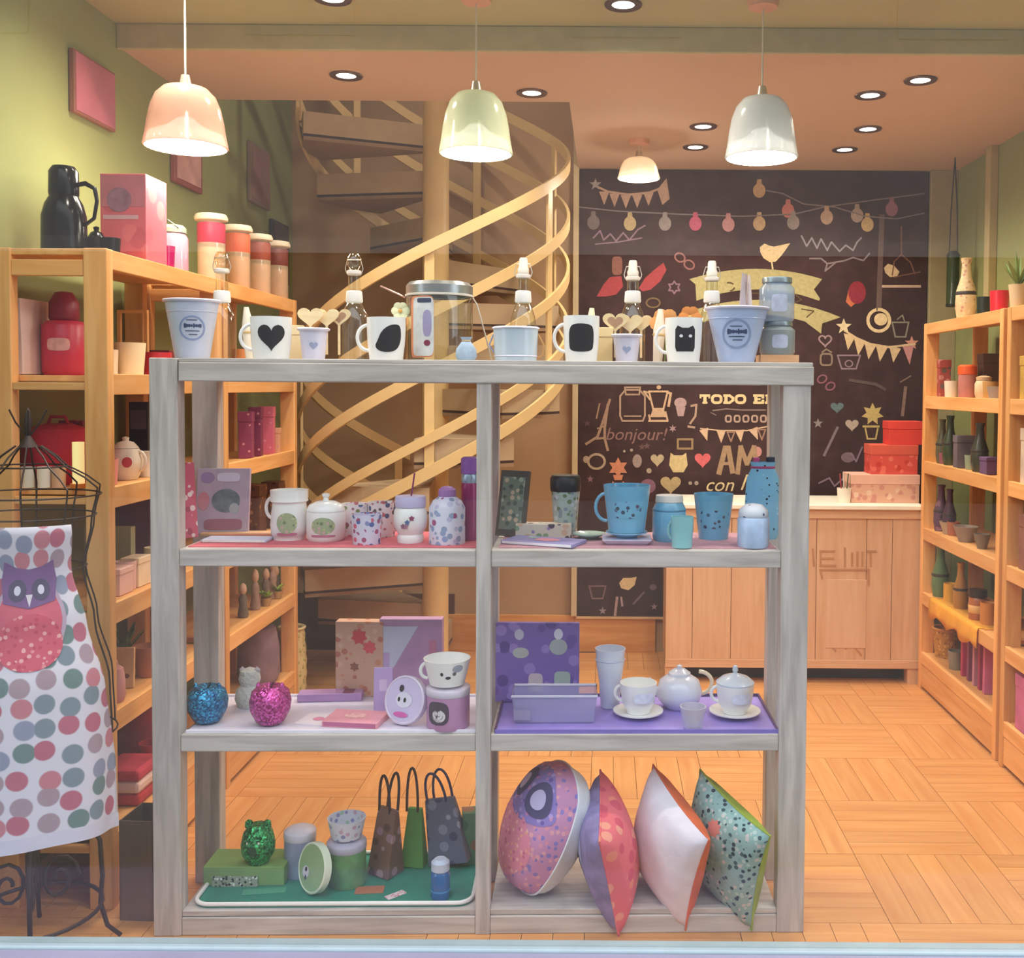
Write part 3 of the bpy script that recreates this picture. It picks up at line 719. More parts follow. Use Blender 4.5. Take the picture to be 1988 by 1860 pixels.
# lower left piece of board
C('chalk_bird', CR).fill([(1202, 1132), (1210, 1122), (1224, 1122), (1236, 1120), (1232, 1136), (1220, 1146), (1206, 1142)]).done()
C('chalk_cup', '#7d6067').outline([(-16, 12), (16, 12), (10, -12), (-10, -12)], 1160, 1150, 3).done()
C('chalk_fork', '#b29a9c').line([(1198, 1160), (1194, 1194)], 5).line([(1206, 1160), (1208, 1176)], 4).done()
C('chalk_spoon', '#77656f').line([(1250, 1150), (1230, 1172)], 4).shape(ell(14, 12), 1268, 1140).done()
C('chalk_dot', '#9a8890').shape(star(8), 1170, 1186).shape(star(7), 1270, 1178).done()
# ------------------------------------------------------------------ builders for the goods
def sp(px, py, z):
    p = on(px, py, z); ymax = SY+(p.x-SX)*math.tan(SANG)+.235
    if p.y > ymax: p = at(px, py, ymax)
    return Vector((p.x, p.y, z)), p.y/F
DYS = -.06
def sy(px, Y, z):
    Y += DYS; p = at(px, 750, Y); return Vector((p.x, Y, z)), Y/F
def hz(px, py, Y, z): return at(px, py, Y+DYS).z-z
def cup_geo(rb, rt, h, th=.003, bulge=0.0, lip=0.0, foot=0.0):
    n = 8; o = []
    for i in range(n+1):
        q = i/n; r = rb+(rt-rb)*q+bulge*math.sin(PI*q)
        o.append((r, h*q))
    if lip: o[-1] = (rt+lip, h)
    i_ = [(max(.001, r-th), max(.006, z)) for r, z in o[::-1]]
    return G().lathe([(0, 0), (rb*.9, 0)]+o+i_+[(0, .006)], 36)
def rlin(rb, rt, h, bulge=0.0): return lambda z: rb+(rt-rb)*max(0, min(1, z/h))+bulge*math.sin(PI*max(0, min(1, z/h)))
def handle_geo(r, h, side=-1, out=.028, th=.0045, z0=.22, z1=.82):
    pts = []
    for i in range(13):
        a = -PI/2+PI*i/12; zc = h*(z0+z1)/2; hh = h*(z1-z0)/2
        pts.append((side*(r-.003+out*max(0, math.cos(a))), 0, zc+hh*math.sin(a)))
    return G().tube(pts, th, 8)
def mug(name, label, loc, rb, rt, h, mat, side=-1, rz=0.0, decal=None, dmat=None, group=None, lid=None, bulge=0.0, tag_mat=None, hout=.028, cat='mug', dname='print'):
    t = thing(name, label, cat, loc, rz, group)
    bo = part(cup_geo(rb, rt, h, bulge=bulge), 'body', mat, t)
    rm = rlin(rb, rt, h, bulge)
    if side: part(handle_geo((rb+rt)/2+bulge*.8, h, side, hout), 'handle', mat, t)
    if decal:
        for poly, cx, cz, m in decal: part(G().wrap(poly, rm, h*cz, cx), dname, m, bo)
    if lid:
        part(G().lathe([(0, h+.022), (.008, h+.021), (.010, h+.014), (.006, h+.008), (rt*.55, h+.006), (rt+.002, h), (rt+.002, h-.004), (0, h-.004)], 28), 'lid', lid, t)
    return t
def saucer_geo(r): return G().lathe([(0, 0), (r*.5, 0), (r*.55, .004), (r, .012), (r, .015), (r*.5, .008), (0, .007)], 36)
def carton(name, label, cat, loc, w, h, d, mat, rz=0.0, lean=0.0, prints=(), group=None, roll=0.0, lid=None):
    # stands on its bottom edge; lean tips it backwards
    t = thing(name, label, cat, loc, rz, group)
    M = Matrix.Rotation(-lean, 4, 'X') @ Matrix.Rotation(roll, 4, 'Y')
    g = G().box(-w/2, w/2, 0, d, 0, h, M); dz = -min(v[2] for v in g.v); M = Matrix.Translation((0, 0, dz)) @ M
    g = G().box(-w/2, w/2, 0, d, 0, h, M)
    bo = part(g, 'body', mat, t, smooth=False, bevel=.0015)
    for ip, (poly, cx, cz, m) in enumerate(prints):
        part(G().prism([(x+cx*w, z+cz*h) for x, z in poly], -.0010-.0004*ip, 0, M), 'print', m, bo, smooth=False)
    if lid: part(G().box(-w/2-.002, w/2+.002, -.002, d+.002, h-.02, h+.002, M), 'lid', lid, t, smooth=False, bevel=.0015)
    return t
def rect(w, h): return [(-w/2, -h/2), (w/2, -h/2), (w/2, h/2), (-w/2, h/2)]
def flat(name, label, cat, loc, w, d, h, mat, rz=0.0, pages=None, prints=(), group=None):
    t = thing(name, label, cat, loc, rz, group)
    bo = part(G().box(-w/2, w/2, -d/2, d/2, 0, h), 'cover', mat, t, smooth=False, bevel=.002)
    if pages: part(G().box(-w/2+.004, w/2-.004, -d/2-.0008, d/2-.01, h*.18, h*.82), 'pages', pages, t, smooth=False)
    for ip, (poly, cx, cy, m) in enumerate(prints):
        part(G().add([(x+cx, y+cy, h+.0008+.0004*ip) for x, y in poly], [tuple(range(len(poly)))]), 'print', m, bo, smooth=False)
    return t

W_ = M_white
BK = plain('#221f24', .75, var=.1)
CREAM = plain('#ead9b4', .6)
WOODHEART = wood('#f0dcb2', '#e2c896', 0, 14)
ENAM = plain('#c9cfe4', .32, .15, var=.03)
ENAM2 = plain('#d6d3e6', .35, .1, var=.03)
STEEL = plain('#b9bdc4', .28, .85)
NAVY = plain('#3d4b70', .6)
BLUE = plain('#7bb4d4', .25, var=.05, coat=.4)
GL = glass('#e4ece8', 1.4, 1.3)
GLB = glass('#c9dbe2', 1.45, 1.8)

# ================================================================== top of the display shelf
def pail(label, px, Y, rt, rb, h, mat, emblem=True, group='enamel pails on the display shelf', big=True):
    loc, s = sy(px, Y, Z1); t = thing('enamel_pail', label, 'pail', loc, math.atan2(-loc.x, loc.y), group)
    part(cup_geo(rb, rt, h, th=.002), 'body', mat, t)
    part(G().lathe([(rt-.002, h-.004), (rt+.004, h-.003), (rt+.006, h+.001), (rt+.003, h+.004), (rt-.003, h+.002)], 36), 'rim', ENAM2, t)
    rm = rlin(rb, rt, h)
    if big: part(G().lathe([(rm(h*.8)+.0002, h*.80), (rm(h*.8)+.0018, h*.81), (rm(h*.82)+.0002, h*.82)], 36), 'band', mat, t)
    if emblem:
        e = rt*.95; rg = G(); n = 28
        for i in range(n):
            a0, a1 = 2*PI*i/n, 2*PI*(i+1)/n
            rg.add([], [])
            q = []
            for a in (a0, a1):
                for k in (.86, 1.0):
                    x, z = e*.52*k*math.cos(a), e*.5*k*math.sin(a); zz = h*.52+z; r = rm(zz)+.0008; an = x/r-PI/2
                    q.append((r*math.cos(an), r*math.sin(an), zz))
            rg.add(q, [(0, 1, 3, 2)])
        er = part(rg, 'emblem_ring', plain('#8d9cc4', .5), t)
        gl_ = G()
        for i, (dx, hh_) in enumerate(((-.30, .20), (-.20, .12), (-.11, .14), (-.02, .12), (.07, .20), (.16, .13), (.25, .12), (.33, .16))):
            gl_.wrap([(x+dx*e, z) for x, z in ell(e*.055, e*hh_, 10)], rm, h*.56, 0, off=.0008+.00002*i)
        for dx, w_, zz in ((0, .55, .47), (.03, .34, .41), (-.02, .42, .655)): gl_.wrap([(x+dx*e, z) for x, z in ell(e*w_, e*.035, 16, 6)], rm, h*zz, 0, off=.0010)
        part(gl_, 'emblem_lettering', NAVY, er, kind='stuff')
    return t
pail('large pale blue enamel pail with a stamp, standing left of the swing-top bottle', 374, 2.72, .066, .042, hz(374, 585, 2.72, Z1), ENAM)
pail('largest blue enamel pail with a round stamp, in front of the mason jars', 1429, 2.76, .080, .046, hz(1429, 600, 2.76, Z1), plain('#b8c8ec', .32, .15, var=.03))
def heart_pail(label, px, Y, hs):
    h = hz(px, 640, Y, Z1) if px < 900 else hz(px, 652, Y, Z1)
    t = pail(label, px, Y, .036, .028, h, ENAM2, emblem=False, group='small pails of wooden hearts', big=False)
    part(G().wrap(heart(.022, .02), rlin(.028, .036, h), h*.45), 'stamp', plain('#9aa3c4', .5), t)
    rm = None
    for i, (dx, dz, w, c, hole) in enumerate(hs):
        loc, s = sy(px, Y, Z1)
        o = thing('wooden_heart', ('wooden heart with a brown inlay' if hole else ('plain wooden heart between two others' if i == 1 else 'plain wooden heart at the end'))+' in the small pail '+('by the cat-face mug' if px > 900 else 'by the heart mug'), 'ornament', (loc.x+dx, Y-.012+.011*i, Z1+h*.55), 0, 'wooden hearts in small pails')
        q = [(x, z+dz-h*.55) for x, z in heart(w, w*.8)]
        part(G().prism(q, -.002, .002), 'plate', WOODHEART, o, smooth=False, bevel=.0006)
        if hole: part(G().prism([(x*.62, z*.62+(dz-h*.55)) for x, z in heart(w, w*.8)], -.0026, .0026), 'inlay', plain('#a98468', .7), o, smooth=False)
        part(G().box(-.003, .003, -.0015, .0015, -h*.35, dz-h*.55-w*.25), 'stick', WOODHEART, o, smooth=False)
    return t
heart_pail('small white enamel pail holding wooden hearts beside the heart mug', 609, 2.73, [(-.022, .112, .068, 0, False), (.018, .112, .064, 0, False), (.048, .114, .062, 0, True)])
heart_pail('small lilac enamel pail holding wooden hearts between two chalkboard mugs', 1216, 2.76, [(-.030, .106, .068, 0, True), (.010, .104, .066, 0, False), (.040, .106, .060, 0, False)])
def bottle(label, px, ytop, Y, wpx, ball=False, tint='#e6ebe2', neckpx=585):
    loc, s = sy(px, Y, Z1); t = thing('swing_top_bottle', label, 'bottle', loc, 0, 'glass swing-top bottles on the display shelf')
    h = hz(px, ytop, Y, Z1); r = wpx*s/2; zn = hz(px, neckpx, Y, Z1)
    pr = [(0, 0), (r, 0), (r, zn*.62), (r*.92, zn*.75), (.019, zn*.98), (.016, zn), (.0155, h*.84), (.018, h*.85)]
    part(G().lathe(pr, 28), 'glass_body', glass('#f6f7f2', 1.35, 1.8), t)
    part(G().lathe([(.021, zn-.004), (.023, zn), (.021, zn+.026), (.017, zn+.028)], 24), 'neck_label', plain('#f6f4f2', .5, var=.02), t)
    part(G().lathe([(.0175, h*.80), (.020, h*.81), (.020, h*.835), (.0175, h*.84)], 20), 'collar', plain('#efe3da', .3), t)
    if ball: part(G().lathe([(0, h), (.012, h-.002), (.019, h-.014), (.020, h-.024), (.016, h-.036), (.010, h-.046)], 24), 'stopper', glass('#f2ead8', 1.5, 2.2), t)
    else: part(G().lathe([(0, h), (.009, h-.001), (.0115, h-.006), (.013, h-.026), (.016, h-.032), (.015, h*.84)], 20), 'stopper', plain('#efe4d8', .2, coat=.5), t)
    w = [(-.021, 0, h*.82), (-.024, 0, h*.86), (-.018, -.003, h-.018), (.018, -.003, h-.018), (.024, 0, h*.86), (.021, 0, h*.82)]
    part(G().tube(w, .0014, 6), 'wire_bail', plain('#d9cfc4', .3, .7), t)
    return t
bottle('clear swing-top bottle with a round stopper behind the large pail', 432, 488, 2.84, 52, True)
bottle('clear swing-top bottle with a round glass stopper and white neck label, by wooden hearts', 688, 492, 2.86, 58, True)
bottle('clear swing-top bottle with a white ceramic stopper behind the enamel tub', 1015, 500, 2.86, 50)
bottle('clear swing-top bottle with a ceramic stopper behind the lilac heart pail', 1227, 505, 2.88, 50)
bottle('clear swing-top bottle with a ceramic stopper behind the large stamped pail', 1380, 506, 2.90, 50)
def cmug(label, px, wpx, ytop, Y, decal):
    loc, s = sy(px, Y, Z1); rt = wpx*s/2
    return mug('chalkboard_mug', label, loc, rt*.86, rt, hz(px, ytop, Y, Z1), W_, -1, math.atan2(-loc.x, loc.y), decal, None, 'white mugs with a black chalk patch', bulge=.002, dname='chalk_patch')
cmug('white mug with a black heart patch', 527, 78, 616, 2.70, [(heart(.070, .070), 0, .50, BK)])
cmug('white mug with a black leaf-shaped patch', 750, 74, 617, 2.71, [(chaikin([(-.036, -.020), (-.024, -.032), (0, -.036), (.024, -.028), (.036, -.002), (.034, .026), (.026, .036), (.002, .034), (-.018, .018), (-.028, -.006)]), .12, .50, BK)])
cmug('white mug with a black jar-shaped patch', 1128, 70, 614, 2.72, [(chaikin([(-.030, -.034), (.030, -.034), (.034, -.010), (.034, .020), (.026, .036), (-.020, .038), (-.034, .024), (-.034, -.012)]), .0, .50, BK)])
t = cmug('white mug with a black cat-face patch and white eyes', 1326, 72, 618, 2.73, [([(-.022, -.030), (.022, -.030), (.026, -.020), (.026, .026), (.020, .036), (.008, .030), (-.008, .030), (-.020, .036), (-.026, .026), (-.026, -.020)], .1, .50, BK)])
for dx in (-.010, .012): part(G().wrap(ell(.009, .008, 12), rlin(.042, .0495, .115, .002), .066, .1+dx/.046, off=.0016), 'eye', plain('#e9e9f2', .5), t)
# little price cards and boxes between the mugs
def card(label, px, py0, py1, Y, wpx, mat, cat='box', d=.03, rz=0):
    loc, s = sy(px, Y, Z1); t = thing('gift_box', label, cat, loc, rz, 'cream gift boxes behind the chalkboard mugs')
    h = hz(px, py0, Y, Z1); w = wpx*s
    part(G().box(-w/2, w/2, -d/2, d/2, 0, h*.72), 'body', mat, t, smooth=False, bevel=.002)
    part(G().box(-w/2-.0015, w/2+.0015, -d/2-.0015, d/2+.0015, h*.72, h), 'lid', mat, t, smooth=False, bevel=.002)
    return t
M_cb = plain('#ecd8ae', .7)
card('cream gift box between the heart mug and the small pail', 566, 632, 690, 2.80, 46, M_cb, rz=.2)
card('cream gift box right of the jar-patch mug', 1164, 636, 690, 2.81, 48, plain('#e8cf9c', .7), rz=.1)
def flower(label, px, py, Y, c, r=.022):
    loc, s = sy(px, Y, Z1); h = hz(px, py, Y, Z1); t = thing('paper_flower', label, 'flower', loc, 0, 'paper flowers on the display shelf')
    part(G().tube([(0, 0, 0), (.002, 0, h*.5), (0, 0, h)], .002, 6), 'stem', plain('#7f9a58', .7), t)
    for i in range(6):
        a = 2*PI*i/6; part(G().lathe([(0, -.002), (.5*r, 0), (0, .003)], 10, M=TR(r*.55*math.cos(a), -.003, h+r*.55*math.sin(a), rx=PI/2+.3*math.sin(a), rz=0)), 'petal', c, t)
    part(G().lathe([(0, -.003), (.006, 0), (0, .004)], 10, M=TR(0, -.006, h, rx=PI/2)), 'centre', plain('#e0b060', .6), t)
    return t
flower('orange paper flower behind the cat-face mug', 1290, 628, 2.82, plain('#efae6a', .7), .04)
flower('second orange paper flower, above the rim of the cat mug', 1338, 616, 2.83, plain('#e8964e', .7), .03)
flower('cream paper flower behind the leaf-patch mug', 778, 604, 2.80, plain('#eef0c6', .7), .024)
def giftcone(label, px, y0, y1, Y, c, rz=0, tilt=0.0):
    loc, s = sy(px, Y, Z1); h = hz(px, y0, Y, Z1); t = thing('paper_cone', label, 'paper cone', loc, 0)
    part(G().lathe([(0, 0), (.012, 0), (.016, h*.6), (.006, h)], 16, M=Matrix.Rotation(tilt, 4, 'Y')), 'wrap', c, t)
    part(G().lathe([(.0165, h*.5), (.0175, h*.52), (.0165, h*.54)], 16, M=Matrix.Rotation(tilt, 4, 'Y')), 'ribbon', plain('#d9b878', .5), t)
    return t
giftcone('white paper cone standing behind the heart mug', 487, 596, 690, 2.79, plain('#f3ead6', .7), tilt=-.08)
giftcone('pale yellow paper cone behind the jar-patch mug', 1142, 598, 690, 2.80, plain('#eef0c8', .7), tilt=.06)
giftcone('cream paper cone left of the cat-face mug', 1276, 600, 690, 2.795, plain('#f4e6d2', .7), tilt=.05)
# clip-top canister with labels
loc, s = sy(853, 2.84, Z1); h = hz(853, 548, 2.84, Z1); r = 64*s
t = thing('clip_top_jar', 'big clip-top glass canister with a steel lid and paper label', 'jar', loc)
part(G().lathe([(0, 0), (r, 0), (r, h*.8), (r*.97, h*.83)], 40), 'glass_body', glass('#eef2ee', 1.45, 1.8), t)
part(G().lathe([(0, h), (r*.9, h-.002), (r*1.0, h-.012), (r*1.0, h*.84), (r*.98, h*.835)], 40), 'lid', plain('#a9adb0', .3, .8), t)
part(G().lathe([(r*1.005, h*.81), (r*1.03, h*.815), (r*1.03, h*.835), (r*1.005, h*.84)], 40), 'sealing_ring', plain('#d8cfc4', .4), t)
rf = lambda z: r
lb = G().wrap(ell(.062, h*.72, 32, 8), rf, h*.42, -.35, off=.001, rings=5); lbo = part(lb, 'label', plain('#cfd3d6', .5, var=.12, scale=50), t)
part(G().wrap(ell(.072, h*.76, 32, 8), rf, h*.42, -.40, off=.0004, rings=5), 'label_border', plain('#d98c66', .5), t)
part(G().wrap(ell(.04, .012, 16, 6), rf, h*.74, -.3, off=.0016), 'label_heading', plain('#39415c', .6), lbo)
part(G().wrap(ell(.024, .07, 16, 3), rf, h*.46, -.2, off=.0016), 'label_figure', plain('#9a93b8', .6), lbo)
part(G().wrap(ell(.018, .016, 16), rf, h*.22, -.2, off=.0016), 'label_seal', plain('#7d2f48', .6), lbo)
part(G().tube([(r*1.02, -.01, h*.8), (r*1.16, -.02, h*.72), (r*1.45, -.03, h*.3), (r*1.62, -.03, h*.03)], .0022, 6), 'wire_clasp', plain('#cfc2b4', .3, .7), t)
part(G().tube([(-r*1.02, -.01, h*.8), (-r*1.2, -.015, h*.84), (-r*1.75, -.015, h*.94)], .0025, 6), 'wire_clasp', plain('#d9a898', .3, .5), t)
loc, s = sy(905, 2.74, Z1)
t = thing('hanging_tag', 'small blue-white bag with a gathered neck beside the clip-top canister', 'bag', loc, 0)
part(G().lathe([(0, 0), (.022, 0), (.028, .012), (.026, .03), (.016, .045), (.010, .052), (.016, .062)], 20, sy=.7), 'pouch', plain('#a9bfd6', .6, var=.2, scale=40), t)
part(G().lathe([(.0105, .05), (.0125, .052), (.0105, .054)], 16, sy=.8), 'tie', plain('#c9a878', .6), t)
# enamel tub
loc, s = sy(1001, 2.72, Z1); h = hz(1001, 637, 2.72, Z1)
t = thing('enamel_tub', 'low white enamel tub with wire handles in front of a swing-top bottle', 'tub', loc)
part(cup_geo(.054, .058, h, .002), 'body', plain('#c9d6e2', .3, .1, var=.06), t)
part(G().lathe([(.057, h-.004), (.062, h-.001), (.057, h+.003)], 32), 'rim', ENAM2, t)
part(G().lathe([(.0545, h*.12), (.0565, h*.14), (.0555, h*.17)], 32), 'foot_band', ENAM2, t)
part(G().tube([(.058, 0, h*.8), (.072, 0, h*.5), (.070, 0, h*.2), (.056, 0, h*.1)], .0022, 6), 'handle', plain('#d8a060', .4, .3), t)
part(G().tube([(-.058, 0, h*.8), (-.068, 0, h*.5), (-.056, 0, h*.25)], .0022, 6), 'handle', plain('#9aa4c8', .4, .3), t)
# cones in the large pail and stacked mason jars
for i, (px, yt, c) in enumerate(((1440, 530, '#b8a8ac'), (1452, 534, '#d9c6c2'), (1446, 532, '#a3949a'))):
    loc, s = sy(px, 2.745+.012*i, Z1); hh = hz(px, yt, 2.745+.012*i, Z1)
    tag(part(G().lathe([(0, .03), (.009, .03), (.010, hh*.6), (.003, hh), (0, hh)], 12), 'taper_candle', plain(c, .5)), ['grey-mauve taper candle in the largest pail', 'pale taper candle in the largest pail', 'darkest taper candle in the largest pail'][i], 'candle', 'taper candles in the pail').location = loc
def mason(label, px, Y, z, r, h, tint, base=None):
    loc, s = sy(px, Y, z); t = thing('mason_jar', label, 'jar', loc, 0, 'stacked mason jars')
    part(G().lathe([(0, 0), (r*.9, 0), (r, .008), (r, h*.74), (r*.8, h*.84), (r*.8, h*.88)], 32, rib=.02), 'glass_body', milky(tint, .45), t)
    part(G().lathe([(0, h), (r*.82, h), (r*.84, h-.003), (r*.84, h*.88), (r*.8, h*.87)], 32), 'lid', plain('#98a4ac', .3, .7), t)
    part(G().wrap(ell(r*.9, h*.4, 20, 5), lambda z: r, h*.4, 0, off=.001), 'label', plain('#b3b9d0', .5, var=.15, scale=60), t)
    return t
loc, s = sy(1508, 2.80, Z1)
part(G().cbox(.10, .09, .022), 'wooden_block', wood('#e8b890', '#d9a070', 0)); o = bpy.data.objects['wooden_block']; o.location = loc; tag(o, 'small wooden block under the stacked mason jars', 'block')
h1 = hz(1508, 625, 2.80, Z1+.022)
mason('lower blue-grey mason jar on the wooden block', 1508, 2.80, Z1+.022, .047, h1, '#a9b8bc')
mason('upper blue-grey mason jar on top of another jar', 1506, 2.80, Z1+.022+h1+.0005, .047, hz(1508, 540, 2.80, Z1+.022+h1), '#a9bcd0')
# ================================================================== second shelf, left bay
def onshelf(px, py, z): return sp(px, py, z)
def cloth(name, label, z, x0, x1, mat, d0=.03, d1=.31, cat='runner', h=.0025):
    o = solo(G().box(x0, x1, d0, d1, z, z+h), name, mat, label, cat, (SX, SY, 0), SANG, smooth=False); return h
cloth('shelf_runner', 'pinkish red felt runner under the white crockery', Z2, .083, .808, plain('#c9606c', .9, bump=.3, scale=90))
cloth('shelf_runner', 'mauve pink felt runner under the blue crockery', Z2, .866, 1.577, plain('#b98894', .9, bump=.3, scale=90))
ZA = Z2+.0026
PR = spots('#d9c6cc', ['#b5647c', '#8d8f9c', '#c98c84'], 70, .3)
loc, s = sp(360, 1048, ZA)
carton('gift_carton', 'red and white patterned carton leaning at the shelf post', 'box', loc, .075, .20, .03, spots('#c5566a', ['#e2c6c4', '#a33c52', '#e8d8d4'], 45, .35), rz=.9, lean=.1)
loc, s = sp(430, 1030, ZA)
carton('elephant_book', 'lilac picture book with a grey elephant on the cover', 'book', loc, 100*s, 128*s, .016, plain('#b9a9bc', .6, var=.12), rz=.12, lean=.18,
  prints=[(ell(.075, .065), .06, .50, plain('#6f7c84', .7, var=.25, scale=40)), (ell(.026, .03), .22, .38, plain('#a9b0b4', .7)), (ell(.10, .03, p=5), .02, .14, plain('#a06a7c', .7)), (ell(.036, .03), -.30, .86, plain('#9b86b0', .7)), (ell(.03, .05), -.36, .5, plain('#c98c98', .7)), (ell(.06, .025, p=4), .1, .86, plain('#d5cfe4', .7))])
loc, s = sp(462, 1050, ZA); flat('notebook', 'blue-white notebook lying flat before the elephant book', 'notebook', loc, 125*s, .07, .008, plain('#c3c4dc', .5), .02, plain('#f0ece4', .8))
loc, s = sp(470, 1031, ZA); flat('serving_tray', 'slim pale wooden tray lying behind the notebook', 'tray', loc, 150*s, .05, .008, wood('#dfb68c', '#c99a70', 0), .03)
GREENP = spots('#9bab84', ['#6f8060', '#c5a4a0', '#b9c48c'], 90, .4)
FLP = spots('#ece6ea', ['#9a5a78', '#ece6ea', '#5a6c98', '#c9707c', '#ece6ea', '#7f9460'], 60, .42, .25, coat=.4)
# tall jug-like mug
loc, s = sp(562, 1046, ZA); hh = 96*s; r = 36*s
t = thing('lidded_jug', 'white pitcher-shaped mug with a green print, left of the sugar pot', 'mug', loc, 0, 'white printed crockery')
part(G().lathe([(0, 0), (r*.86, 0), (r*.88, .010), (r*.95, .014), (r, hh*.3), (r*.92, hh*.62), (r*.88, hh*.74), (r, hh*.78), (r*.98, hh*.80), (r, hh), (r*.9, hh), (r*.85, hh*.7), (0, .02)], 32), 'body', W_, t)
part(handle_geo(r*.95, hh, -1, .018, .0045, .42, .84), 'handle', W_, t)
part(G().wrap(ell(r*1.1, hh*.42), lambda z: r*.985, hh*.36, .15, off=.001), 'print', GREENP, t)
part(G().wrap(ell(r*1.1, hh*.06, p=4), lambda z: r*.97, hh*.14, .15, off=.001), 'print', plain('#b56a84', .5), t)
# sugar pot
loc, s = sp(633, 1048, ZA); hh = 92*s; r = 37*s
t = thing('sugar_pot', 'white lidded sugar pot with a knob and green print', 'pot', loc, 0, 'white printed crockery')
part(G().lathe([(0, 0), (r*.9, 0), (r, .008), (r, hh*.55), (r*.96, hh*.62), (0, hh*.62)], 32), 'body', W_, t)
part(G().lathe([(r*.98, hh*.62), (r*.99, hh*.65), (r*.85, hh*.75), (r*.5, hh*.82), (0, hh*.845)], 32), 'lid', W_, t)
part(G().lathe([(.008, hh*.835), (.006, hh*.90), (.010, hh*.93), (.010, hh*.98), (0, hh)], 20), 'knob', W_, bpy.data.objects['sugar_pot'].children[-1])
part(G().wrap(ell(r*1.25, hh*.36), lambda z: r, hh*.34, .1, off=.001), 'print', GREENP, t)
part(G().wrap(ell(r*1.3, hh*.05, p=4), lambda z: r, hh*.13, .1, off=.001), 'print', plain('#b56a84', .5), t)
def fm(label, px, py, wpx, hpx, mat, side=1, bulge=0.0, rz=0):
    loc, s = sp(px, py, ZA); return mug('floral_mug', label, loc, wpx*s*.44, wpx*s*.5, hpx*s, mat, side, rz, group='floral mugs on the pink runner', bulge=bulge, hout=.02)
fm('white floral mug in the back beside the sugar pot', 690, 1032, 56, 62, FLP, 0)
fm('small blue and pink floral mug in front on the runner', 712, 1055, 60, 58, spots('#cfcbe0', ['#9a4a70', '#4a5c9a', '#c9607c', '#8088b8', '#cfcbe0'], 65, .45, .25, coat=.4), 0)
fm('floral mug with a handle between the blue mug and straw jar', 742, 1040, 56, 66, spots('#e6e0e4', ['#5a4a58', '#4a5c8a', '#b9606c', '#e6e0e4'], 60, .42, .25, coat=.4), 1)
# straw jar
loc, s = sp(797, 1052, ZA); hh = 100*s; r = 33*s
t = thing('drinking_jar', 'white bulbous drinking jar with lilac lid, floral print and straw', 'drinking jar', loc)
part(G().lathe([(0, 0), (r*.75, 0), (r*.8, hh*.10), (r*.72, hh*.16), (r*.95, hh*.3), (r, hh*.45), (r*.95, hh*.62), (r*.8, hh*.70), (0, hh*.70)], 32), 'body', W_, t)
part(G().lathe([(r*.88, hh*.69), (r*.9, hh*.72), (r*.9, hh*.86), (r*.86, hh*.9), (0, hh*.9)], 32), 'lid', plain('#c9bfe2', .4), t)
part(G().tube([(.002, -.004, hh*.88), (.006, -.006, hh*1.05), (.012, -.008, hh*1.35)], .0022, 8), 'straw', plain('#8d3a64', .4), t)
for a, c in ((-.25, '#7f4a68'), (.25, '#8d3a64'), (0, '#5a6c98'), (-.1, '#a06a80')): part(G().wrap(star(.008, 5, .6), lambda z: r, hh*(.42+.1*math.sin(a*9)), a, off=.0012), 'flower_print', plain(c, .5), t)
# round floral storage bottle with purple cap
loc, s = sp(868, 1054, ZA); hh = 112*s; r = 35*s
t = thing('floral_canister', 'lilac floral canister with a domed purple cap', 'canister', loc)
part(G().lathe([(0, 0), (r, 0), (r, hh*.62), (r*.8, hh*.74), (r*.45, hh*.82), (0, hh*.82)], 32), 'body', spots('#d5d3e4', ['#8d9cc4', '#d5d3e4', '#a0507c', '#b9b4d4', '#8f9cbc'], 55, .44, .3), t)
part(G().lathe([(r*.46, hh*.80), (r*.5, hh*.84), (r*.48, hh*.93), (r*.3, hh*.98), (0, hh)], 24), 'cap', plain('#a77ab4', .35), t)
loc, s = sp(912, 1048, ZA); hh = 162*s; r = 17*s
t = thing('thermos_flask', 'slim magenta flask with a purple cap next to the shelf divider', 'flask', loc)
part(G().lathe([(0, 0), (r, 0), (r, hh*.66), (r*.9, hh*.70), (0, hh*.70)], 28), 'body', plain('#8d2f60', .3, .2), t)
part(G().lathe([(r*.92, hh*.69), (r*.98, hh*.72), (r*.98, hh*.78), (r*.9, hh*.8)], 28), 'collar', plain('#9fb0c4', .3, .5), t)
part(G().lathe([(r, hh*.80), (r*1.05, hh*.82), (r*1.02, hh*.98), (r*.8, hh), (0, hh)], 28), 'cap', plain('#8d5aa8', .35), t)

# ================================================================== second shelf, right bay
loc, s = sp(990, 1032, ZA); loc.y -= .03
carton('photo_frame', 'dark green framed print leaning at the shelf divider', 'picture frame', loc, .085, 128*s, .014, plain('#4a4640', .5), rz=-.35, lean=.22, prints=[(rect(.066, 128*s*.8), 0, .5, spots('#6c7d70', ['#9aa894', '#4a5a50', '#b9a890'], 60, .4))])
loc, s = sp(1056, 1037, ZA+.0085); loc.z = ZA
flat('floral_box', 'long floral printed pencil box lying behind the purple book', 'box', loc, 108*s, .05, 28*s, spots('#cfc4b4', ['#4a3c4c', '#7f9a78', '#8d7fb0', '#c9a88c'], 50, .44), .0)
loc, s = sp(1097, 1040, ZA); hh = 118*s; r = 29*s; loc.y += .01
t = thing('travel_tumbler', 'grey-green travel tumbler with a black lid', 'tumbler', loc)
part(G().lathe([(0, 0), (r*.72, 0), (r*.75, .006), (r*.98, hh*.75), (0, hh*.75)], 32), 'body', spots('#a8b9b2', ['#8594a0', '#c9ccd0', '#6f8060'], 60, .4, .3), t)
part(G().lathe([(r*1.0, hh*.74), (r*1.04, hh*.78), (r*1.04, hh*.95), (r*.9, hh), (0, hh)], 32), 'lid', plain('#23262c', .4), t)
loc, s = sp(1056, 1055, ZA)
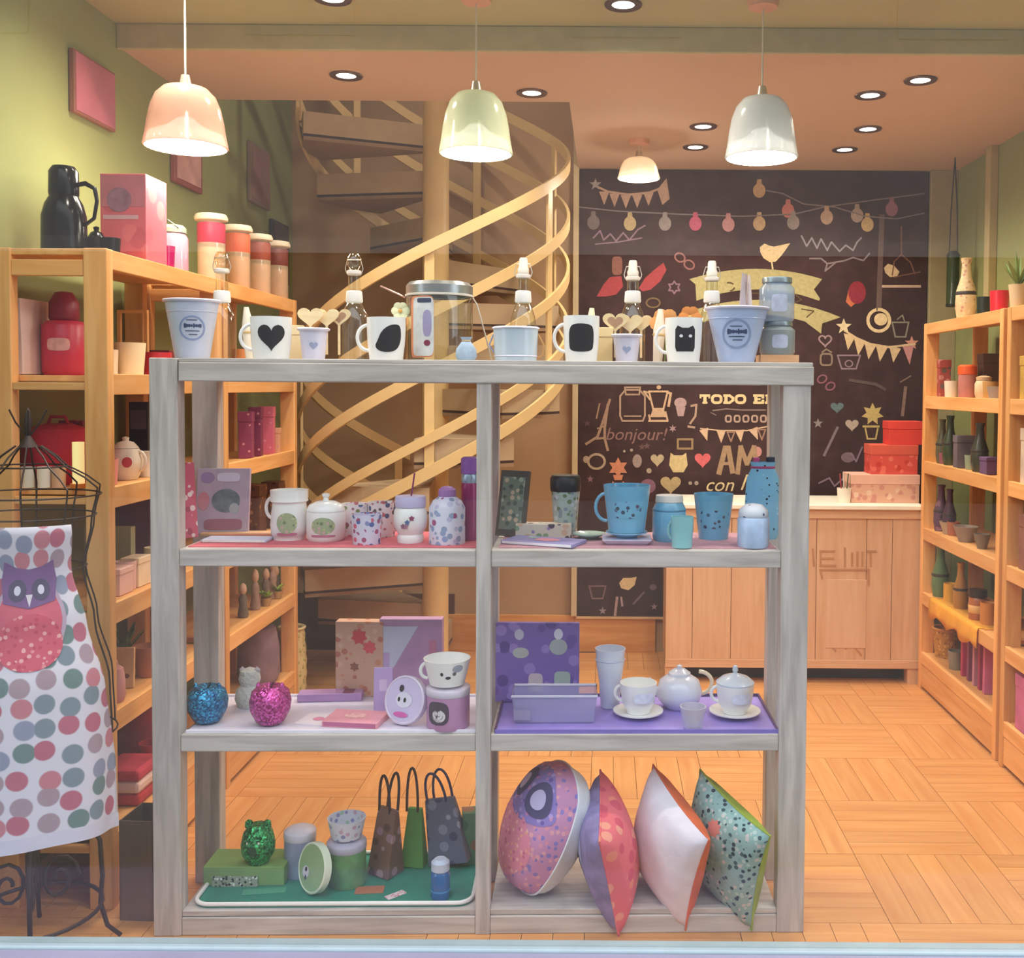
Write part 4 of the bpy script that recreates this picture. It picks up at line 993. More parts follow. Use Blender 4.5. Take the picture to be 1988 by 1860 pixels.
flat('purple_book', 'purple book with a pink and white cover lying over the shelf edge', 'book', loc, 150*s, .10, .010, plain('#8d86b8', .5), -.35, plain('#ece8ee', .8), [(ell(.07, .05), .01, 0, plain('#d98ca0', .6)), (ell(.03, .02), -.04, .02, plain('#a3c0b4', .6))])
loc, s = sp(1158, 1052, ZA); tag(part(saucer_geo(.045), 'dessert_plate', plain('#8fb0a8', .3, coat=.4)), 'teal dessert plate left of the blue mug', 'plate').location = loc+Vector((-.02, .06, 0))
loc, s = sp(1217, 1058, ZA)
t = thing('serving_dish', 'lilac-white square dish under the large blue mug', 'dish', loc+Vector((0, .05, 0)))
part(G().add(*(lambda a, b, h: ([(-a, -a, 0), (a, -a, 0), (a, a, 0), (-a, a, 0), (-b, -b, h), (b, -b, h), (b, b, h), (-b, b, h)], [(3, 2, 1, 0), (0, 1, 5, 4), (1, 2, 6, 5), (2, 3, 7, 6), (3, 0, 4, 7), (4, 5, 6, 7)]))(.052, .066, .014)), 'dish', plain('#d3cfe8', .25, coat=.4), t, smooth=False, bevel=.003)
part(saucer_geo(.055), 'inset_saucer', BLUE, t).location = (0, 0, .0142)
BLF = spots('#6fb0d2', ['#33425a', '#6fb0d2', '#4a6a88', '#4c4a64'], 75, .40, .25, coat=.4)
BLP = plain('#6fb0d2', .25, var=.08, coat=.4)
mug('blue_mug', 'large sky blue mug with a dark floral band on a dish', loc+Vector((0, .05, .0293)), 36*s, 47*s, 92*s, BLP, -1, 0, [(ell(.075, .045, 24, 5), .05, .5, BLF)], hout=.03)
loc, s = sp(1300, 1052, ZA); hh = 84*s; r = 33*s
t = thing('blue_canister', 'round turquoise blue jar with a white lid', 'jar', loc+Vector((0, .03, 0)))
part(G().lathe([(0, 0), (r*.92, 0), (r, .01), (r, hh*.74), (r*.8, hh*.9), (0, hh*.9)], 32), 'body', BLP, t)
part(G().lathe([(r*.8, hh*.9), (r*.84, hh*.92), (r*.8, hh*1.06), (0, hh*1.08)], 32), 'lid', plain('#e9e4dc', .4), t)
part(G().lathe([(r*1.002, hh*.70), (r*1.02, hh*.72), (r*1.002, hh*.74)], 32), 'groove', plain('#4a88a8', .4), t)
loc, s = sp(1324, 1062, ZA); mug('small_cup', 'tiny mint blue cup with a handle in front of the blue jar', loc, 20*s, 22*s, 60*s, plain('#86c0c8', .25, var=.1, coat=.4), -1, -.5, hout=.014, cat='cup')
loc, s = sp(1387, 1048, ZA); mug('blue_tumbler', 'tall tapered sky blue tumbler with dark flowers', loc+Vector((0, .03, 0)), 29*s, 39*s, 88*s, BLP, 0, 0, [(ell(.085, .05, 24, 6), 0, .46, BLF)], cat='tumbler')
loc, s = sp(1462, 1061, ZA); hh = 72*s; r = 31*s
t = thing('lilac_jar', 'lilac-blue jar with a domed white and navy lid', 'jar', loc)
part(G().lathe([(0, 0), (r*.95, 0), (r, .006), (r, hh*.75), (r*.9, hh*.82), (0, hh*.82)], 32), 'body', plain('#a9bfe0', .3, var=.14, scale=30, coat=.3), t)
part(G().lathe([(r*.92, hh*.82), (r*.95, hh*.86), (r*.9, hh*1.0), (r*.55, hh*1.14), (0, hh*1.18)], 28), 'lid', spots('#c9cfdc', ['#3d4468', '#c9cfdc'], 60, .25), t)
loc, s = sp(1487, 1045, ZA); hh = 150*s
t = thing('polka_bag', 'sky blue drawstring bag with black dots standing by the right post', 'bag', loc+Vector((-.012, -.01, 0)))
part(G().lathe([(0, 0), (.04, 0), (.050, .03), (.047, hh*.6), (.043, hh*.8), (.030, hh*.93), (.036, hh)], 24, sy=.5), 'bag_body', spots('#7dbbe0', ['#1e2838', '#7dbbe0', '#1e2838', '#a8d4ec'], 75, .23, .7), t)
part(G().lathe([(.030, hh*.90), (.034, hh*.93), (.030, hh*.95)], 20, sy=.5), 'tie', plain('#a83c70', .6), t)
part(G().lathe([(0, hh*1.0), (.012, hh*1.0), (.012, hh*1.06), (0, hh*1.07)], 12, c=(.02, 0, 0)), 'tassel', plain('#1f2a44', .6), t)
part(G().lathe([(0, hh*.98), (.009, hh*.98), (.009, hh*1.05), (0, hh*1.06)], 12, c=(-.018, 0, 0)), 'tassel', plain('#c0508c', .6), t)

# ================================================================== third shelf, left bay
t = thing('white_tray', 'white lacquered tray under the glitter apples and cat tin', 'tray', (SX, SY, Z3), SANG)
part(G().box(.08, .811, .015, .31, .0, .005), 'base', plain('#dcd4e4', .4), t, smooth=False, bevel=.002)
part(G().box(.08, .811, .012, .018, 0, .009), 'rim', plain('#e6e0ec', .4), t, smooth=False, bevel=.001); part(G().box(.08, .811, .305, .311, 0, .012), 'rim', plain('#e6e0ec', .4), t, smooth=False, bevel=.001)
ZB = Z3+.0052
def apple(label, px, py, wpx, hpx, c1, c2, leafc):
    loc, s = sp(px, py, ZB); r = wpx*s/2; h = hpx*s
    t = thing('glitter_apple', label, 'ornament', loc, 0, 'glitter ornaments')
    part(G().lathe([(0, .004), (r*.45, 0), (r*.68, h*.08), (r*.95, h*.35), (r, h*.58), (r*.88, h*.82), (r*.55, h*.95), (r*.22, h*.90), (0, h*.84)], 36), 'body', glitter(c1, c2), t)
    part(G().tube([(0, 0, h*.84), (.003, 0, h*.95), (.010, -.002, h*1.04)], .003, 8), 'stem', plain(leafc, .5), t)
    for sx_ in (-1, 1): part(G().lathe([(0, h*.80), (r*.16, h*.86), (r*.10, h*.98), (0, h*1.04)], 12, c=(sx_*r*.58, 0, 0)), 'ear', glitter(c1, c2), t)
    return t
apple('blue glitter apple-shaped ornament with small ears', 403, 1402, 78, 76, '#0d4f80', '#3ea8d8', '#17384a')
apple('pink glitter apple-shaped ornament with small ears', 525, 1405, 80, 80, '#9c1a68', '#f06ac8', '#5a1a2c')
def plush(label, px, py, wpx, hpx, c, c2):
    loc, s = sp(px, py, ZB); r = wpx*s/2; h = hpx*s
    t = thing('plush_toy', label, 'soft toy', loc+Vector((0, .06, 0)))
    part(G().lathe([(0, 0), (r*.8, 0), (r, h*.2), (r*.9, h*.42), (r*.6, h*.52), (r*.74, h*.68), (r*.62, h*.88), (0, h*.97)], 24), 'body', plain(c, .95, bump=.6, scale=120), t)
    for sx_ in (-1, 1): part(G().lathe([(0, 0), (r*.2, .004), (r*.22, h*.10), (0, h*.18)], 12, c=(sx_*r*.5, 0, h*.80)), 'ear', plain(c2, .95), t)
    return t
plush('pale grey plush toy between the blue and pink apples', 470, 1384, 58, 82, '#c4c4be', '#a9a4ac')
loc, s = sp(633, 1368, ZB)
flat('purple_pencil_case', 'long purple box with a maroon end lying behind the pink notebook', 'box', loc+Vector((0, .05, 0)), 125*s, .05, .022, plain('#b088bc', .5), .10, None, [(rect(.03, .045), .05, 0, plain('#7d3a5c', .5))])
loc, s = sp(606, 1408, ZB); flat('pink_card', 'white card with a pink blossom lying by the pink apple', 'card', loc+Vector((0, .045, 0)), 64*s, .09, .002, plain('#ecdfe6', .6), -.2, None, [(ell(.03, .03), .005, 0, plain('#e08ca8', .6))])
loc, s = sp(685, 1410, ZB)
flat('pink_notebook', 'thick pink notebook lying flat at the shelf edge', 'notebook', loc+Vector((0, .035, 0)), 112*s, .10, .016, plain('#e59aa8', .5, var=.08), -.12, plain('#b8648c', .7), [(ell(.06, .04), 0, 0, spots('#ecb2b4', ['#e08c98', '#f0c4bc'], 90, .4))])
loc, s = sp(694, 1356, ZB)
carton('red_flower_carton', 'tall tan carton printed with red roses at the back', 'box', loc+Vector((-.012, .07, 0)), 86*s*1.12, 138*s*1.1, .04, spots('#cfa48c', ['#c98c6c', '#b8705a', '#d9b49c'], 40, .35), rz=-.03, prints=[(star(.024, 7, .7), .0, .80, plain('#c83c44', .6)), (star(.020, 7, .7), .22, .66, plain('#d85058', .6)), (star(.014, 6, .6), -.1, .4, plain('#8d5a48', .6))])
loc, s = sp(788, 1360, ZB)
carton('lilac_carton', 'lilac gift carton with a white ribbon corner behind the cat tin', 'box', loc+Vector((0, .07, 0)), 112*s*1.12, 140*s*1.12, .04, plain('#b48cb4', .5, var=.12), rz=.02, prints=[([(-.08, .09), (.02, .09), (-.05, -.03), (-.08, -.03)], 0, .5, plain('#c5cbe0', .6)), (rect(.03, .12), -.42, .3, plain('#bca4d4', .6)), (rect(.02, .1), .35, .5, plain('#c07a98', .6))])
loc, s = sp(743, 1383, ZB)
carton('lilac_card', 'small upright lilac card left of the round lilac plate', 'card', loc, 36*s, 86*s, .006, plain('#c2a8dc', .5), rz=.1, lean=.12, prints=[(rect(.02, .03), 0, .6, plain('#d9c4e8', .6))])
def tin(name, label, px, py, wpx, hpx, z, body, lidm, group=None, prints=(), dy=.0, knob=False):
    loc, s = sp(px, py, z); r = wpx*s/2; h = hpx*s
    t = thing(name, label, 'tin', loc+Vector((0, dy, 0)), 0, group)
    bo = part(G().lathe([(0, 0), (r*.97, 0), (r, .003), (r, h*.78), (0, h*.78)], 36), 'body', body, t)
    part(G().lathe([(r*1.01, h*.76), (r*1.03, h*.78), (r*1.03, h*.90), (r*.98, h*.93), (r*.5, h), (0, h*1.02)], 36), 'lid', lidm, t)
    for poly, a, cz, m in prints: part(G().wrap(poly, lambda z_: r, h*cz, a, off=.001), 'print', m, bo)
    return t
loc, s = sp(868, 1410, ZB)
t = tin('cat_tin', 'round pink-lilac tin with a white animal-face mug on top', 870, 1408, 84, 84, ZB, plain('#c08cb8', .35, .1, var=.1), plain('#cfc4d4', .4), None, [(ell(.06, .06, 24, 3), -.35, .42, plain('#4a3a4c', .5)), (ell(.036, .032), -.30, .36, plain('#d9d3d6', .5))])
loc2 = loc.copy(); hh = 84*s
mug('face_bowl', 'white porcelain bowl with a cat face lying on the pink tin', (loc.x, loc.y+.0, ZB+.0+84*s*1.02+.0005), 34*s, 46*s, 50*s, W_, -1, .15, [(ell(.008, .010, 10), -.25, .55, BK), (ell(.014, .008, 12), .05, .4, BK), (ell(.010, .010, 10), .35, .55, plain('#5a5460', .6)), (ell(.03, .02, 14), .5, .75, plain('#9aa0b0', .6))], hout=.018, cat='bowl')
def lean_lid(name, label, px, py, wpx, hpx, z, m_rim, m_face, prints=(), rz=0.0, lean=.25):  # rimmed lid-like disc, tipped back on its edge
    loc, s = sp(px, py, z); R = hpx*s/2; t = thing(name, label, 'plate', loc, rz)
    M = TR(0, .0, 0, rx=-lean) @ TR(0, 0, R, rx=PI/2)
    g = G().lathe([(0, .012), (R*.93, .012), (R, .010), (R, -.006), (R*.94, -.008), (0, -.008)], 40, M=M); dz = -min(v[2] for v in g.v); M = Matrix.Translation((0, 0, dz)) @ M
    part(G().lathe([(R*.90, .0125), (R*.93, .014), (R, .012), (R, -.006), (R*.94, -.008), (0, -.008)], 40, M=M), 'rim', m_rim, t)
    fa_ = part(G().lathe([(0, .0118), (R*.91, .0122), (R*.91, .008), (0, .008)], 36, M=M), 'face', m_face, t)
    for ip, (poly, cx, cy, m) in enumerate(prints): part(G().add([(x+cx*R, y+cy*R, .0130+.0003*ip) for x, y in poly], [tuple(range(len(poly)))], M=M), 'print', m, fa_)
    return t
lean_lid('decorative_plate', 'round lilac plate with an animal face leaning against the pink tin', 782, 1408, 76, 94, ZB, plain('#dccfe4', .3, coat=.3), plain('#c5b4d8', .35, coat=.3),
  [(ell(.05, .04), .0, .0, plain('#dcd6e6', .5)), (ell(.014, .018), -.2, .45, BK), (ell(.008, .012), -.25, .0, BK), (ell(.008, .012), .05, .0, BK), (ell(.045, .014), -.05, -.6, plain('#d25aa8', .5))], rz=-.45, lean=.28)

# ================================================================== third shelf, right bay
t = thing('purple_tray', 'purple lacquered tray with dark rim under the white tea set', 'tray', (SX, SY, Z3), SANG)
PUR = plain('#9a86d4', .4, var=.08)
part(G().box(.862, 1.582, .012, .31, 0, .004), 'base', PUR, t, smooth=False)
part(G().box(.860, 1.585, .008, .013, 0, .010), 'rim', plain('#7d6cc0', .4), t, smooth=False); part(G().box(.860, 1.585, .309, .314, 0, .012), 'rim', plain('#5a4468', .4), t, smooth=False)
part(G().box(1.581, 1.586, .012, .31, 0, .012), 'rim', plain('#5a3a5c', .4), t, smooth=False); part(G().box(.858, .863, .012, .31, 0, .012), 'rim', plain('#5a3a5c', .4), t, smooth=False)
loc, s = sp(1042, 1352, ZB)
carton('purple_gift_box', 'purple gift box backing printed with white dishes, behind the glass baking dish', 'box', loc+Vector((0, .015, 0)), 160*s*1.03, 142*s*1.1, .02, spots('#7d62b4', ['#6a4fa4', '#9a82cc', '#5a4490'], 24, .4), rz=.0, lean=.05,
  prints=[(ell(.026, .03), -.22, .85, plain('#c9c8dc', .5)), (ell(.045, .03), -.2, .62, plain('#b4b8b4', .5)), (ell(.05, .045), .25, .70, plain('#a9b4b4', .5)), (ell(.025, .03), .25, .86, plain('#d9dcec', .5)), (ell(.04, .05, 20, 4), -.02, .25, plain('#cfc0c4', .5)), (ell(.045, .04, 20, 4), .30, .30, plain('#a8bcb0', .5))])
def jar_small(label, px, py, wpx, hpx, c1, c2, z=ZB, dy=0.0):
    loc, s = sp(px, py, z); r = wpx*s/2; h = hpx*s; t = thing('spice_jar', label, 'jar', loc+Vector((0, dy, 0)), 0, 'small jars of the purple gift set')
    part(G().lathe([(0, 0), (r*.9, 0), (r, .004), (r, h*.66), (r*.8, h*.74), (0, h*.74)], 24), 'body', plain(c1, .3, coat=.3), t)
    part(G().lathe([(r*.86, h*.74), (r*.9, h*.76), (r*.88, h*.96), (0, h)], 24), 'lid', plain(c2, .4), t)
loc, s = sp(1075, 1408, ZB)
t = thing('baking_dish', 'rectangular glass baking dish tinted lilac in front of the purple box', 'dish', loc+Vector((0, .055, 0)), .03)
a, b, d0, d1, hh = 78*s, 84*s, .040, .052, 56*s
v = [(-a, -d0, 0), (a, -d0, 0), (a, d0, 0), (-a, d0, 0), (-b, -d1, hh), (b, -d1, hh), (b, d1, hh), (-b, d1, hh)]
part(G().add(v, [(3, 2, 1, 0), (0, 1, 5, 4), (1, 2, 6, 5), (2, 3, 7, 6), (3, 0, 4, 7)]), 'basin', milky('#a9a4cc', .35), t, smooth=False, bevel=.004)
part(G().tube([v[4], v[5], v[6], v[7]], .004, 8, closed=True), 'rim', plain('#c9c6dc', .25, coat=.4), t)
part(G().box(-a-.003, -a+.04, -d0-.006, -d0-.004, .010, hh*.62), 'sticker', plain('#a39ab8', .5), t, smooth=False)
# white porcelain
loc, s = sp(1190, 1388, ZB); hh = 118*s; r = 31*s
t = thing('tall_beaker', 'tall white flared porcelain beaker behind the tea cup', 'cup', loc+Vector((-.008, .075, 0)), 0, 'white porcelain tea set')
part(G().lathe([(0, 0), (r*.62, 0), (r*.64, hh*.1), (r*.74, hh*.45), (r*.95, hh*.82), (r*.92, hh*.86), (r, hh), (r*.93, hh), (r*.85, hh*.8), (0, .01)], 32), 'body', plain('#d6dcec', .25, coat=.4), t)
part(G().lathe([(r*.93, hh*.80), (r*.99, hh*.815), (r*.95, hh*.83)], 32), 'band', plain('#bcc4dc', .3), t)
def teacup(label, px, py, wpx, hpx, sau, lid=False, side=-1):
    loc, s = sp(px, py, ZB); tag(part(saucer_geo(sau*s/2), 'saucer', W_), 'white saucer under the '+label, 'saucer', 'white porcelain tea set').location = loc+Vector((0, .05, 0))
    r = wpx*s/2; h = hpx*s
    t = thing('tea_cup', label, 'cup', loc+Vector((0, .05, .0085)), 0, 'white porcelain tea set')
    part(G().lathe([(0, 0), (r*.62, 0), (r*.64, .006), (r*.86, h*.3), (r*.96, h*.7), (r, h), (r*.94, h), (r*.85, h*.4), (0, .012)], 36), 'body', W_, t)
    part(handle_geo(r*.92, h, side, .020, .0045, .38, .9), 'handle', W_, t)
    part(G().wrap(ell(r*1.1, h*.35, 20, 4), lambda z: r*.99, h*.62, .3, off=.002), 'print', plain('#dcdcec', .35, var=.1, scale=80), t)
    if lid: part(G().lathe([(r*1.0, h), (r*1.01, h*1.05), (r*.7, h*1.22), (r*.25, h*1.32), (.005, h*1.36), (.008, h*1.46), (.006, h*1.6), (0, h*1.64)], 28), 'lid', plain('#cfd8e6', .25, coat=.4), t)
    return t
teacup('white tea cup with its handle toward the beaker', 1240, 1400, 74, 60, 100)
teacup('white lidded tea cup next to the right post', 1431, 1400, 76, 58, 102, True)
loc, s = sp(1322, 1388, ZB); hh = 76*s; r = 46*s
t = thing('teapot', 'white round teapot with a loop handle between the two tea cups', 'teapot', loc+Vector((0, .07, 0)), 0)
PW = plain('#dfe2f0', .25, var=.05, coat=.4)
part(G().lathe([(0, 0), (r*.6, 0), (r*.9, hh*.2), (r, hh*.45), (r*.85, hh*.72), (r*.5, hh*.86), (0, hh*.86)], 36), 'body', PW, t)
part(G().lathe([(r*.5, hh*.85), (r*.48, hh*.92), (r*.25, hh*1.02), (0, hh*1.045)], 28), 'lid', PW, t)
part(G().lathe([(.006, hh*1.035), (.008, hh*1.1), (0, hh*1.14)], 20), 'knob', PW, [c for c in t.children if c.name.startswith('lid')][0])
part(handle_geo(r*.9, hh, 1, .036, .0055, .35, .95), 'handle', plain('#ead9bc', .3), t)
part(G().tube([(-r*.8, 0, hh*.35), (-r*1.15, 0, hh*.5), (-r*1.35, 0, hh*.75)], [.014, .010, .007], 12), 'spout', PW, t)
loc, s = sp(1345, 1412, ZB); mug('sake_cup', 'tiny ribbed grey-lilac cup in front of the teapot', loc, 18*s, 26*s, 42*s, plain('#c3bcd0', .3, coat=.3), 0, cat='cup')
# ================================================================== bottom shelf, left bay
t = thing('green_tray', 'emerald green tray with a white rim on the bottom shelf', 'tray', (SX, SY, Z4), SANG)
x0, x1, y0, y1 = .090, .800, .02, .31
def rrect(x0, x1, y0, y1, r, n=6):
    o = []
    for cx, cy, a0 in ((x1-r, y0+r, -90), (x1-r, y1-r, 0), (x0+r, y1-r, 90), (x0+r, y0+r, 180)):
        for i in range(n+1):
            a = math.radians(a0+90*i/n); o.append((cx+r*math.cos(a), cy+r*math.sin(a)))
    return o
q = rrect(x0, x1, y0, y1, .04); n = len(q)
part(G().add([(x, y, 0) for x, y in q]+[(x, y, .005) for x, y in q], [tuple(range(n-1, -1, -1)), tuple(range(n, 2*n))]+[(i, (i+1) % n, (i+1) % n+n, i+n) for i in range(n)]), 'base', plain('#2f8a72', .35, var=.08, scale=20), t, smooth=False)
part(G().tube([(x, y, .010) for x, y in q], .0055, 8, closed=True), 'rim', plain('#ece8e6', .35), t)
ZD = Z4+.0055
loc, s = sp(455, 1727, ZD)
carton_c = plain('#7da05c', .6, var=.1)
flat('green_storage_box', 'olive green flat box with black and white lettering strip under the glitter apple', 'box', loc+Vector((.016, .075, 0)), 160*s, .11, 38*s, carton_c, .02)
loc2 = loc+Vector((.016, .075, 0)); hb = 38*s
g = G()
t = thing('label_strip', 'black and white patterned paper strip stuck before the green box', 'paper strip', (loc2.x-.01, loc2.y-.0555-.004, ZD), .02)
part(G().box(-.07, .05, -.001, .0015, .0, hb*.55), 'paper', spots('#9aa28c', ['#20241f', '#e4e8e0', '#5c6a50'], 120, .4), t, smooth=False)
loc, s = sp(400, 1712, ZD); 
loc, s = sy(497, 2.78, ZD+hb); r = 33*s*1.0; h = 84*s
t = thing('glitter_frog', 'emerald glitter ornament with a face and two ear bumps on the green box', 'ornament', loc, 0, 'glitter ornaments')
GG = glitter('#0a5a30', '#4fd07c')
part(G().lathe([(0, 0), (r*.6, 0), (r*.95, h*.25), (r, h*.45), (r*.85, h*.72), (r*.5, h*.9), (0, h*.92)], 32), 'body', GG, t)
for sx_ in (-1, 1): part(G().lathe([(0, h*.74), (r*.24, h*.84), (r*.22, h*.96), (0, h*1.02)], 12, c=(sx_*r*.55, 0, 0)), 'ear', GG, t)
part(G().wrap(ell(r*.45, h*.22), lambda z: r, h*.42, 0, off=.001), 'snout', plain('#1b4a34', .4), t)
for a in (-.35, .35): part(G().wrap(ell(.006, .007, 10), lambda z: r*.97, h*.60, a, off=.0015), 'eye', plain('#dfe8e0', .4), t)
tin('lilac_tin', 'lilac round tin with a domed white lid behind the leaning green plate', 572, 1712, 62, 96, ZD, plain('#a4acd0', .35, .1, var=.1), plain('#d8d4e4', .4), None, [(ell(.018, .008, 12), .0, .86, BK)], dy=.05)
lean_lid('decorative_plate', 'round pale green plate with a white rim leaning on the green tin', 604, 1734, 58, 96, ZD, plain('#dce6d0', .35, coat=.3), plain('#9ab88c', .4), [(ell(.03, .03), -.35, -.25, plain('#d9d6e4', .5)), (ell(.010, .012), -.35, -.15, BK), (ell(.008, .012), -.3, -.45, plain('#4a4a78', .5))], rz=-.75, lean=.22)
tin('green_tin', 'mottled green tin with a white and lilac lid', 664, 1730, 76, 92, ZD, plain('#6a9a68', .4, .05, var=.25, scale=30), plain('#b4b0c4', .35), None, [], dy=.05)
loc, s = sp(664, 1730, ZD)
mug('lilac_bowl', 'white and lilac patterned bowl on top of the green tin', (loc.x, loc.y+.05, ZD+92*s*1.02+.0006), 30*s, 38*s, 38*s, spots('#d4d6e4', ['#8d8fc0', '#a9c4b4', '#c9a8c0'], 60, .35, .3), 0, cat='bowl')
# gift bags with handles
def bag(name, label, loc, w, h, d, mat, hmat, rz=0.0, tilt=0.0, loops=2, lh=.10, prints=(), top=.8):
    t = thing(name, label, 'gift bag', loc, rz, 'gift bags with loop handles')
    M = Matrix.Rotation(tilt, 4, 'Y')
    a, b = w/2, w/2*top
    v = [(-a, -d/2, 0), (a, -d/2, 0), (a, d/2, 0), (-a, d/2, 0), (-b, -d/8, h), (b, -d/8, h), (b, d/8, h), (-b, d/8, h)]
    g = G().add(v, [(3, 2, 1, 0), (0, 1, 5, 4), (1, 2, 6, 5), (2, 3, 7, 6), (3, 0, 4, 7), (4, 5, 6, 7)], M); dz = -min(p[2] for p in g.v)
    M = Matrix.Translation((0, 0, dz)) @ M
    part(G().add(v, [(3, 2, 1, 0), (0, 1, 5, 4), (1, 2, 6, 5), (2, 3, 7, 6), (3, 0, 4, 7), (4, 5, 6, 7)], M), 'bag_body', mat, t, smooth=False, bevel=.003)
    for k in range(loops):
        y = (-d/10 if k == 0 else d/10); ox = (k-.5)*.015
        pts = [(ox+w*.24*math.cos(PI-PI*i/14), y*(1+1.4*math.sin(PI*i/14)), h-.01+lh*math.sin(PI*i/14)**.8) for i in range(15)]
        part(G().tube(pts, .0038, 8, M=M), 'handle', hmat, t)
    for poly, cx, cz, m in prints:
        part(G().prism([(x+cx, z+cz) for x, z in poly], -d/2*.75-.0015, -d/2*.5, M), 'print', m, t, smooth=False)
    return t
loc, s = sp(742, 1718, ZD)
bag('brown_gift_bag', 'brown patterned gift bag with dark loop handles', loc+Vector((-.006, .07, 0)), .075, 132*s, .07, spots('#7d5c50', ['#b08c8c', '#5c4038', '#9a7a88'], 30, .35), plain('#3a2420', .6), rz=-.5, tilt=.06, lh=.105)
loc, s = sp(778, 1715, ZD)
bag('green_gift_bag', 'plain leaf green gift bag standing between two patterned bags', loc+Vector((.016, .11, 0)), .066, 118*s, .05, plain('#5f9448', .6, var=.12, scale=8), plain('#4a2c24', .6), rz=-.15, tilt=.02, lh=.125, loops=1, top=.6)
loc, s = sp(866, 1712, ZD)
bag('navy_gift_bag', 'slate blue gift bag leaning with a padded navy handle', loc+Vector((0, .10, 0)), .115, 130*s, .06, spots('#6a6c84', ['#4a4c6c', '#8c90a8', '#a3a4b8'], 26, .35), plain('#3c3468', .5), rz=-.2, tilt=-.20, lh=.085, top=.75)
loc, s = sp(900, 1720, ZD)
carton('green_carton', 'green and rust patterned carton at the shelf divider', 'box', loc+Vector((.006, .12, 0)), .05, 108*s, .05, spots('#5c8468', ['#8c6a54', '#4a6c58', '#a0785c'], 20, .4), rz=.2)
loc, s = sp(855, 1742, ZD); hh = 78*s; r = 19*s
t = thing('blue_bottle', 'small cobalt blue jar with a white cap in front of the bags', 'jar', loc)
part(G().lathe([(0, 0), (r*.9, 0), (r, .006), (r, hh*.62), (r*.8, hh*.7), (0, hh*.7)], 24), 'body', plain('#1f64a4', .25, var=.1, coat=.5), t)
part(G().lathe([(r*.85, hh*.70), (r*.95, hh*.72), (r*.95, hh*.92), (r*.6, hh), (0, hh)], 24), 'cap', plain('#c9d3ea', .4), t)
part(G().lathe([(r*1.0, hh*.2), (r*1.03, hh*.21), (r*1.0, hh*.24)], 24), 'band', plain('#2f86c4', .4), t)
loc, s = sp(768, 1738, ZD); flat('striped_tag', 'pink and white striped gift tag with a dark cord on the green tray', 'tag', loc, .055, .022, .002, spots('#ecd8d8', ['#d4788c', '#ecd8d8'], 140, .4), .75)
loc, s = sp(716, 1732, ZD); flat('rust_tag', 'rust orange card lying under the brown bag', 'card', loc+Vector((0, .01, 0)), .075, .04, .002, plain('#b4704c', .7), .1)
loc, s = sp(508, 1738, ZD); flat('green_leaflet', 'light green leaflet with a white scribble on the green tray', 'leaflet', loc+Vector((0, .02, 0)), .11, .03, .0015, plain('#4fa080', .5), .15)
# ================================================================== cushions
def cushion(label, loc, w, h, th, mf, mb, rot, prints=(), piping=None, rnd=0.0):
    t = thing('cushion', label, 'cushion', loc, 0, 'cushions on the bottom shelf')
    R = Matrix.Rotation(rot[1], 4, 'Y') @ Matrix.Rotation(rot[2], 4, 'Z') @ Matrix.Rotation(rot[0], 4, 'X') @ Matrix.Rotation(rot[3] if len(rot) > 3 else 0, 4, 'Y')
    n = 22
    def surf(u, v):
        eu, ev = 1-u*u, 1-v*v
        x = w/2*u*(1-.09*ev*abs(u)**2); z = h/2*v*(1-.09*eu*abs(v)**2)
        y = th/2*(max(0, eu)**.42)*(max(0, ev)**.42)
        if rnd:
            x = x*(1-rnd)+rnd*w/2*u*math.sqrt(1-v*v/2); z = z*(1-rnd)+rnd*h/2*v*math.sqrt(1-u*u/2)
        y *= 1+.05*math.sin(5*u+3*v)*math.sin(4*v)
        return x, y, z
    def side(sgn):
        v = []; f = []
        for i in range(n+1):
            for j in range(n+1):
                x, y, z = surf(-1+2*i/n, -1+2*j/n); v.append((x, sgn*y, z))
        for i in range(n):
            for j in range(n):
                a = i*(n+1)+j; q = (a, a+n+1, a+n+2, a+1); f.append(q if sgn < 0 else q[::-1])
        return v, f
    va, fa = side(-1); vb, fb = side(1)
    dz = -min((R @ Vector(p)).z for p in va+vb); M = Matrix.Translation((0, 0, dz)) @ R
    fc_ = part(G().add(va, fa, M), 'front_cover', mf, t, ang=80); part(G().add(vb, fb, M), 'back_cover', mb, t, ang=80)
    ring = []
    for i in range(n): ring.append(surf(-1+2*i/n, -1))
    for i in range(n): ring.append(surf(1, -1+2*i/n))
    for i in range(n): ring.append(surf(1-2*i/n, 1))
    for i in range(n): ring.append(surf(-1, 1-2*i/n))
    part(G().tube([(x, 0, z) for x, y, z in ring], .0028, 6, closed=True, M=M), 'seam', piping or mb, t)
    for poly, cx, cz, m, sd, off in prints:
        N_ = len(poly); v = []; f = []
        def pt(x, z):
            u, vv = max(-.98, min(.98, (x)/(w/2))), max(-.98, min(.98, z/(h/2)))
            sx_, sy_, sz_ = surf(u, vv); return (sx_, sd*(sy_+off), sz_)
        v.append(pt(cx, cz)); RR = 5
        for k in range(1, RR+1): v += [pt(cx+x*k/RR, cz+z*k/RR) for x, z in poly]
        for i in range(N_):
            j = (i+1) % N_; f.append((0, 1+i, 1+j))
            for k in range(RR-1): f.append((1+k*N_+i, 1+(k+1)*N_+i, 1+(k+1)*N_+j, 1+k*N_+j))
        part(G().add(v, f, M), 'print', m, fc_)
    return t
PKF = spots('#e08aa4', ['#f0b4b4', '#c96a90', '#e8a090'], 75, .36, .9)
VIO = spots('#8a78c0', ['#6a58a8', '#b09ad4', '#c080b0'], 60, .36, .9)
loc, s = sp(1052, 1752, Z4)
